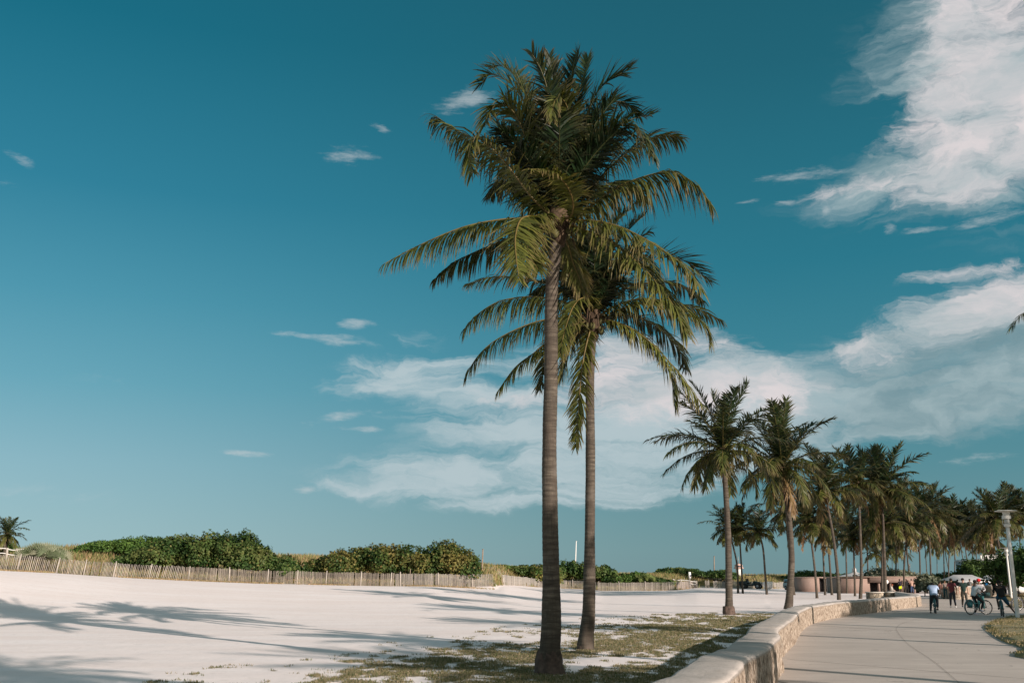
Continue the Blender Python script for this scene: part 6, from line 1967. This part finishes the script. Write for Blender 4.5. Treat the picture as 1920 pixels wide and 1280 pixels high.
# stone bench / planter before the pavilion
stone_m, nt_, b_ = new_mat("rubble_stone")
tc_ = nt_.n.new('ShaderNodeTexCoord').outputs['Object']
vo = nt_.node('ShaderNodeTexVoronoi', feature='DISTANCE_TO_EDGE', ins={'Vector': tc_, 'Scale': 3.0})
vc = nt_.node('ShaderNodeTexVoronoi', ins={'Vector': tc_, 'Scale': 3.0})
sc_ = nt_.n.new('ShaderNodeSeparateColor'); nt_.l.new(vc.outputs['Color'], sc_.inputs[0])
c_ = nt_.ramp(sc_.outputs[0], [(0.0, (.10, .085, .06)), (.5, (.26, .21, .15)), (1.0, (.48, .40, .30))])
c_ = nt_.mix(nt_.math('LESS_THAN', vo.outputs['Distance'], .05), c_, (.08, .07, .055))
nt_.l.new(c_, b_.inputs['Base Color']); b_.inputs['Roughness'].default_value = .9
Y = 86.0
def benchbox(label, px0, px1, pyt, Y):
    base = V((((px0 + px1) / 2 - 960) * Y / 1919, Y, 0)); W = (px1 - px0) * Y / 1919; h = at(960, pyt, Y).z
    root = empty("stone_bench", base, label=label, cat="stone bench", group="rubble stone benches")
    m_ = MB(); m_.box((0, .5, (h - .08) / 2), (W, 1.0, h - .08)); m_.build("base", stone_m, root)
    m_ = MB(); m_.box((0, .5, h - .04), (W + .12, 1.12, .078)); m_.build("slab", plain("pale_slab", (.48, .44, .38), .85), root)
benchbox("mottled rubble stone bench left of the avenue's tallest palm", 1629, 1654, 1109, Y)
benchbox("dark rubble stone bench right of the avenue's tallest palm", 1662, 1676, 1109, Y)
# round white sign on a pole by the trunk
g_ = gp(1664, 1118); root = empty("round_sign", g_, label="small round white sign on a pole behind the avenue's tallest trunk", cat="sign")
zt = at(1664, 1090, g_.y).z
m_ = MB(); m_.tube([(0, 0, 0), (0, 0, zt)], .03, 6); m_.build("pole", grey_m, root)
m_ = MB(); m_.lathe([(.22, -.015), (.22, .015)], (0, -.05, zt), 18, Matrix.Rotation(PI / 2, 3, 'X')); m_.build("disc", white_m, root)
# tan sign board
g_ = gp(1753, 1098); root = empty("tan_sign", g_, label="tan sign board on two posts above the parked cars", cat="sign")
zt = at(1753, 1082, g_.y).z
m_ = MB(); m_.box((0, 0, zt - .28), (.62, .06, .55)); m_.build("board", tan_m, root)
for s in (-.25, .25): m_ = MB(); m_.tube([(s, .06, 0), (s, .06, zt)], .03, 6); m_.build("post", grey_m, root)

# ------------------------------------------------------------------ vehicles
carglass_m = plain("car_glass", (.03, .04, .045), .12, .05, spec=.6)
light_m = plain("headlight", (.7, .7, .66), .2)
rim_m = plain("wheel_rim", (.35, .35, .35), .35, metal=.6)


def car(name, label, loc, rz, paint, kind='suv', scale=1.0, cat="car", group=None):
    root = empty(name, loc, rz, label, cat, group); root.scale = (scale,) * 3
    pm = plain("paint_" + name, paint, .3, .05, spec=.5)
    MX = Matrix(((0, 0, 1), (1, 0, 0), (0, 1, 0)))
    if kind == 'suv':
        out = [(-2.2, .35), (-1.75, .35), (-1.6, .62), (-1.2, .62), (-1.05, .35), (1.0, .35), (1.15, .62), (1.55, .62), (1.7, .35), (2.2, .38), (2.25, .75), (2.1, .98), (1.15, 1.08), (-2.15, 1.10), (-2.25, .8)]
        cab = [(-2.12, 1.10), (1.12, 1.08), (.45, 1.68), (-1.95, 1.72)]; hw = .9; wr = .36; wx = (-1.4, 1.36)
    elif kind == 'sedan':
        out = [(-2.2, .32), (-1.7, .32), (-1.55, .58), (-1.2, .58), (-1.05, .32), (1.05, .32), (1.2, .58), (1.55, .58), (1.7, .32), (2.2, .36), (2.2, .66), (1.2, .88), (-1.6, .92), (-2.2, .88)]
        cab = [(-1.55, .92), (1.1, .88), (.35, 1.38), (-1.0, 1.40)]; hw = .88; wr = .32; wx = (-1.38, 1.38)
    else:
        out = [(-1.35, .40), (-1.1, .62), (-.7, .62), (-.5, .38), (.55, .38), (.75, .62), (1.1, .62), (1.3, .45), (1.35, .80), (.45, .95), (.3, .62), (-.35, .62), (-.45, 1.0), (-1.4, .95)]
        cab = None; hw = .65; wr = .34; wx = (-.9, .93)
    m_ = MB(); m_.prism(out, -hw, hw, MX); body = m_.build("body", pm, root)
    if cab:
        m_ = MB(); vs = []
        for s in (-1, 1): vs += [V((s * (hw - (.03 if y < 1.2 else .14)), x, y)) for x, y in cab]
        m_._add(vs, [(3, 2, 1, 0), (4, 5, 6, 7), (0, 1, 5, 4), (1, 2, 6, 5), (2, 3, 7, 6), (3, 0, 4, 7)]); m_.build("cabin", pm, root)
        zb = cab[0][1] + .06; zt_ = cab[2][1] - .09
        for s in (-1, 1):
            nm = [(cab[3][0] + .1, -.08), (-.05, .38)] if kind == 'suv' else [(-.95, -.38), (-.3, .35)]
            for x0, x1 in nm:
                m_ = MB(); q = lambda x, z: V((s * (hw - .03 - .11 * (z - cab[0][1]) / (cab[2][1] - cab[0][1]) + .004), x, z))
                a_ = [q(x0, zb), q(x1 + .25, zb), q(x1, zt_), q(x0 + .05, zt_)]
                off = V((s * .006, 0, 0)); m_._add(a_ + [p + off for p in a_], [(4, 5, 6, 7), (0, 1, 5, 4), (1, 2, 6, 5), (2, 3, 7, 6), (3, 0, 4, 7)]); m_.build("window", carglass_m, root)
        for (xa, za), (xb, zb2) in ((cab[1], cab[2]), (cab[0], cab[3])):
            m_ = MB(); d = V((0, xb - xa, zb2 - za)); nrm = V((0, d.z, -d.y)).normalized() * (.008 if xa > 0 else -.008)
            p0 = V((0, xa, za)) + d * .12; p1 = V((0, xa, za)) + d * .88
            a_ = [p0 + V((-hw + .12, 0, 0)), p0 + V((hw - .12, 0, 0)), p1 + V((hw - .2, 0, 0)), p1 + V((-hw + .2, 0, 0))]
            m_._add([p + nrm for p in a_] + a_, [(0, 1, 2, 3), (0, 1, 5, 4), (1, 2, 6, 5), (2, 3, 7, 6), (3, 0, 4, 7)]); m_.build("windscreen" if xa > 0 else "rear_window", carglass_m, root)
    else:
        m_ = MB()
        for s in (-1, 1):
            m_.tube([(s * .58, -.6, .95), (s * .56, -.5, 1.65), (s * .54, .35, 1.68), (s * .6, .6, .92)], .03, 6)
        m_.build("roll_cage", plain("cage_black", (.02, .02, .02), .5), root)
        m_ = MB(); m_.box((0, -.08, 1.70), (1.15, 1.0, .05)); m_.build("roof", plain("canopy_grey", (.16, .18, .18), .7), root)
        for s in (-.28, .28): m_ = MB(); m_.box((s, -.3, .75), (.42, .4, .16)); m_.box((s, -.48, 1.0), (.42, .1, .5)); m_.build("seat", plain("seat_black", (.02, .02, .02), .8), root)
    fx = out[9][0] if kind != 'buggy' else 1.3
    for s in (-1, 1):
        m_ = MB(); m_.ell((s * hw * .72, fx + .03, .72), (.13, .05, .08), 10, 6); m_.build("headlight", light_m, root, smooth=True)
    for wx_ in wx:
        for s in (-1, 1):
            m_ = MB(); RY = Matrix.Rotation(PI / 2, 3, 'Y'); m_.lathe([(wr * .6, -.1), (wr * .93, -.11), (wr, -.06), (wr, .06), (wr * .93, .11), (wr * .6, .1)], (s * (hw - .06), wx_, wr), 18, RY); t_ = m_.build("wheel", tyre_m, root, smooth=False)
            m_ = MB(); m_.lathe([(wr * .55, -.115), (wr * .5, .115)], (s * (hw - .05), wx_, wr), 14, RY); m_.build("rim", rim_m, t_)
    return root


def gz(px, py):
    r = ray(px, py); y = 15.0
    while y < 400:
        p = V((0, 0, CAM_H)) + r * (y / r.y)
        if p.z <= terrain(p.x, p.y): break
        y += 0.25
    p.z = terrain(p.x, p.y)
    return p


car("white_van", "white off-road vehicle half hidden by the leaning palm beside the hut", gz(1492, 1106), rzto(0.28, -0.95), (.50, .50, .48), 'suv')
car("beach_buggy", "dark green beach buggy with roof parked by the dune fence", gz(1409, 1103.5), rzto(0.75, -0.4), (.015, .03, .03), 'buggy', 1.3, "buggy")
for i, (px, py, c, k, lab) in enumerate([(1590, 1104, (.02, .06, .08), 'sedan', "dark teal car parked before the pavilion's left end"), (1628, 1105, (.05, .02, .02), 'suv', "dark maroon car behind the thick bench-end palm"),
                                         (1757, 1101, (.40, .44, .46), 'suv', "silver car under the tan sign"), (1772, 1102, (.55, .56, .55), 'sedan', "pale car behind the walking woman"), (1738, 1101, (.03, .03, .035), 'sedan', "black car left of the silver car"),
                                         (1790, 1101.5, (.03, .035, .04), 'suv', "dark car under the marquee's left end"), (1876, 1101, (.02, .025, .03), 'suv', "dark van before the white building"), (1826, 1101, (.03, .04, .045), 'suv', "dark car behind the red cap")]):
    car("parked_car", lab, gz(px, py), rzto(1, .1 + .1 * math.sin(i * 3)), c, k, group="cars parked behind the promenade")

# white board on a stand
g_ = gz(1441, 1105); root = empty("white_board", g_, label="white A-frame board on the sand right of the bent-neck palm", cat="board")
m_ = MB(); Mx = Matrix.Rotation(.2, 3, 'X'); m_.box((0, 0, .72), (1.35, .05, 1.1), M=Mx); m_.build("panel", white_m, root)
m_ = MB(); m_.box((0, .42, .6), (1.25, .05, 1.15), M=Matrix.Rotation(-.35, 3, 'X')); m_.build("rear_panel", white_m, root)
# litter bin
g_ = gz(1358, 1102); root = empty("litter_bin", g_, label="grey cylindrical litter bin beside the collared palm's trunk", cat="litter bin")
m_ = MB(); m_.lathe([(.30, 0), (.33, .9), (.35, .92)], (0, 0, 0), 16); m_.build("drum", plain("bin_grey", (.16, .17, .17), .6), root, smooth=False)
m_ = MB(); m_.lathe([(.36, .93), (.34, 1.05), (.15, 1.15)], (0, 0, 0), 16); m_.build("lid", dark_m, root)
# vendor cart at right
g_ = gz(1915, 1117); root = empty("vendor_cart", g_, label="white vendor cart with dark green awning at the right edge", cat="cart")
m_ = MB(); m_.box((0, 0, .75), (1.5, .8, .7), bev=.03); m_.build("body", white_m, root)
m_ = MB(); m_.box((0, 0, 2.05), (2.2, 1.3, .06)); m_.box((0, -.65, 1.93), (2.2, .04, .22)); m_.build("awning", plain("green_awning", (.02, .09, .07), .8), root)
for sx, sy in ((-1, -.38), (1, -.38), (-1, .38), (1, .38)): m_ = MB(); m_.tube([(sx * .72, sy, 1.1), (sx * .95, sy * 1.5, 2.03)], .02, 5); m_.build("pole", grey_m, root)
for s in (-.5, .5): m_ = MB(); m_.lathe([(.12, -.04), (.28, -.03), (.28, .03), (.12, .04)], (s, -.42, .28), 16, Matrix.Rotation(PI / 2, 3, 'X')); m_.build("wheel", tyre_m, root)
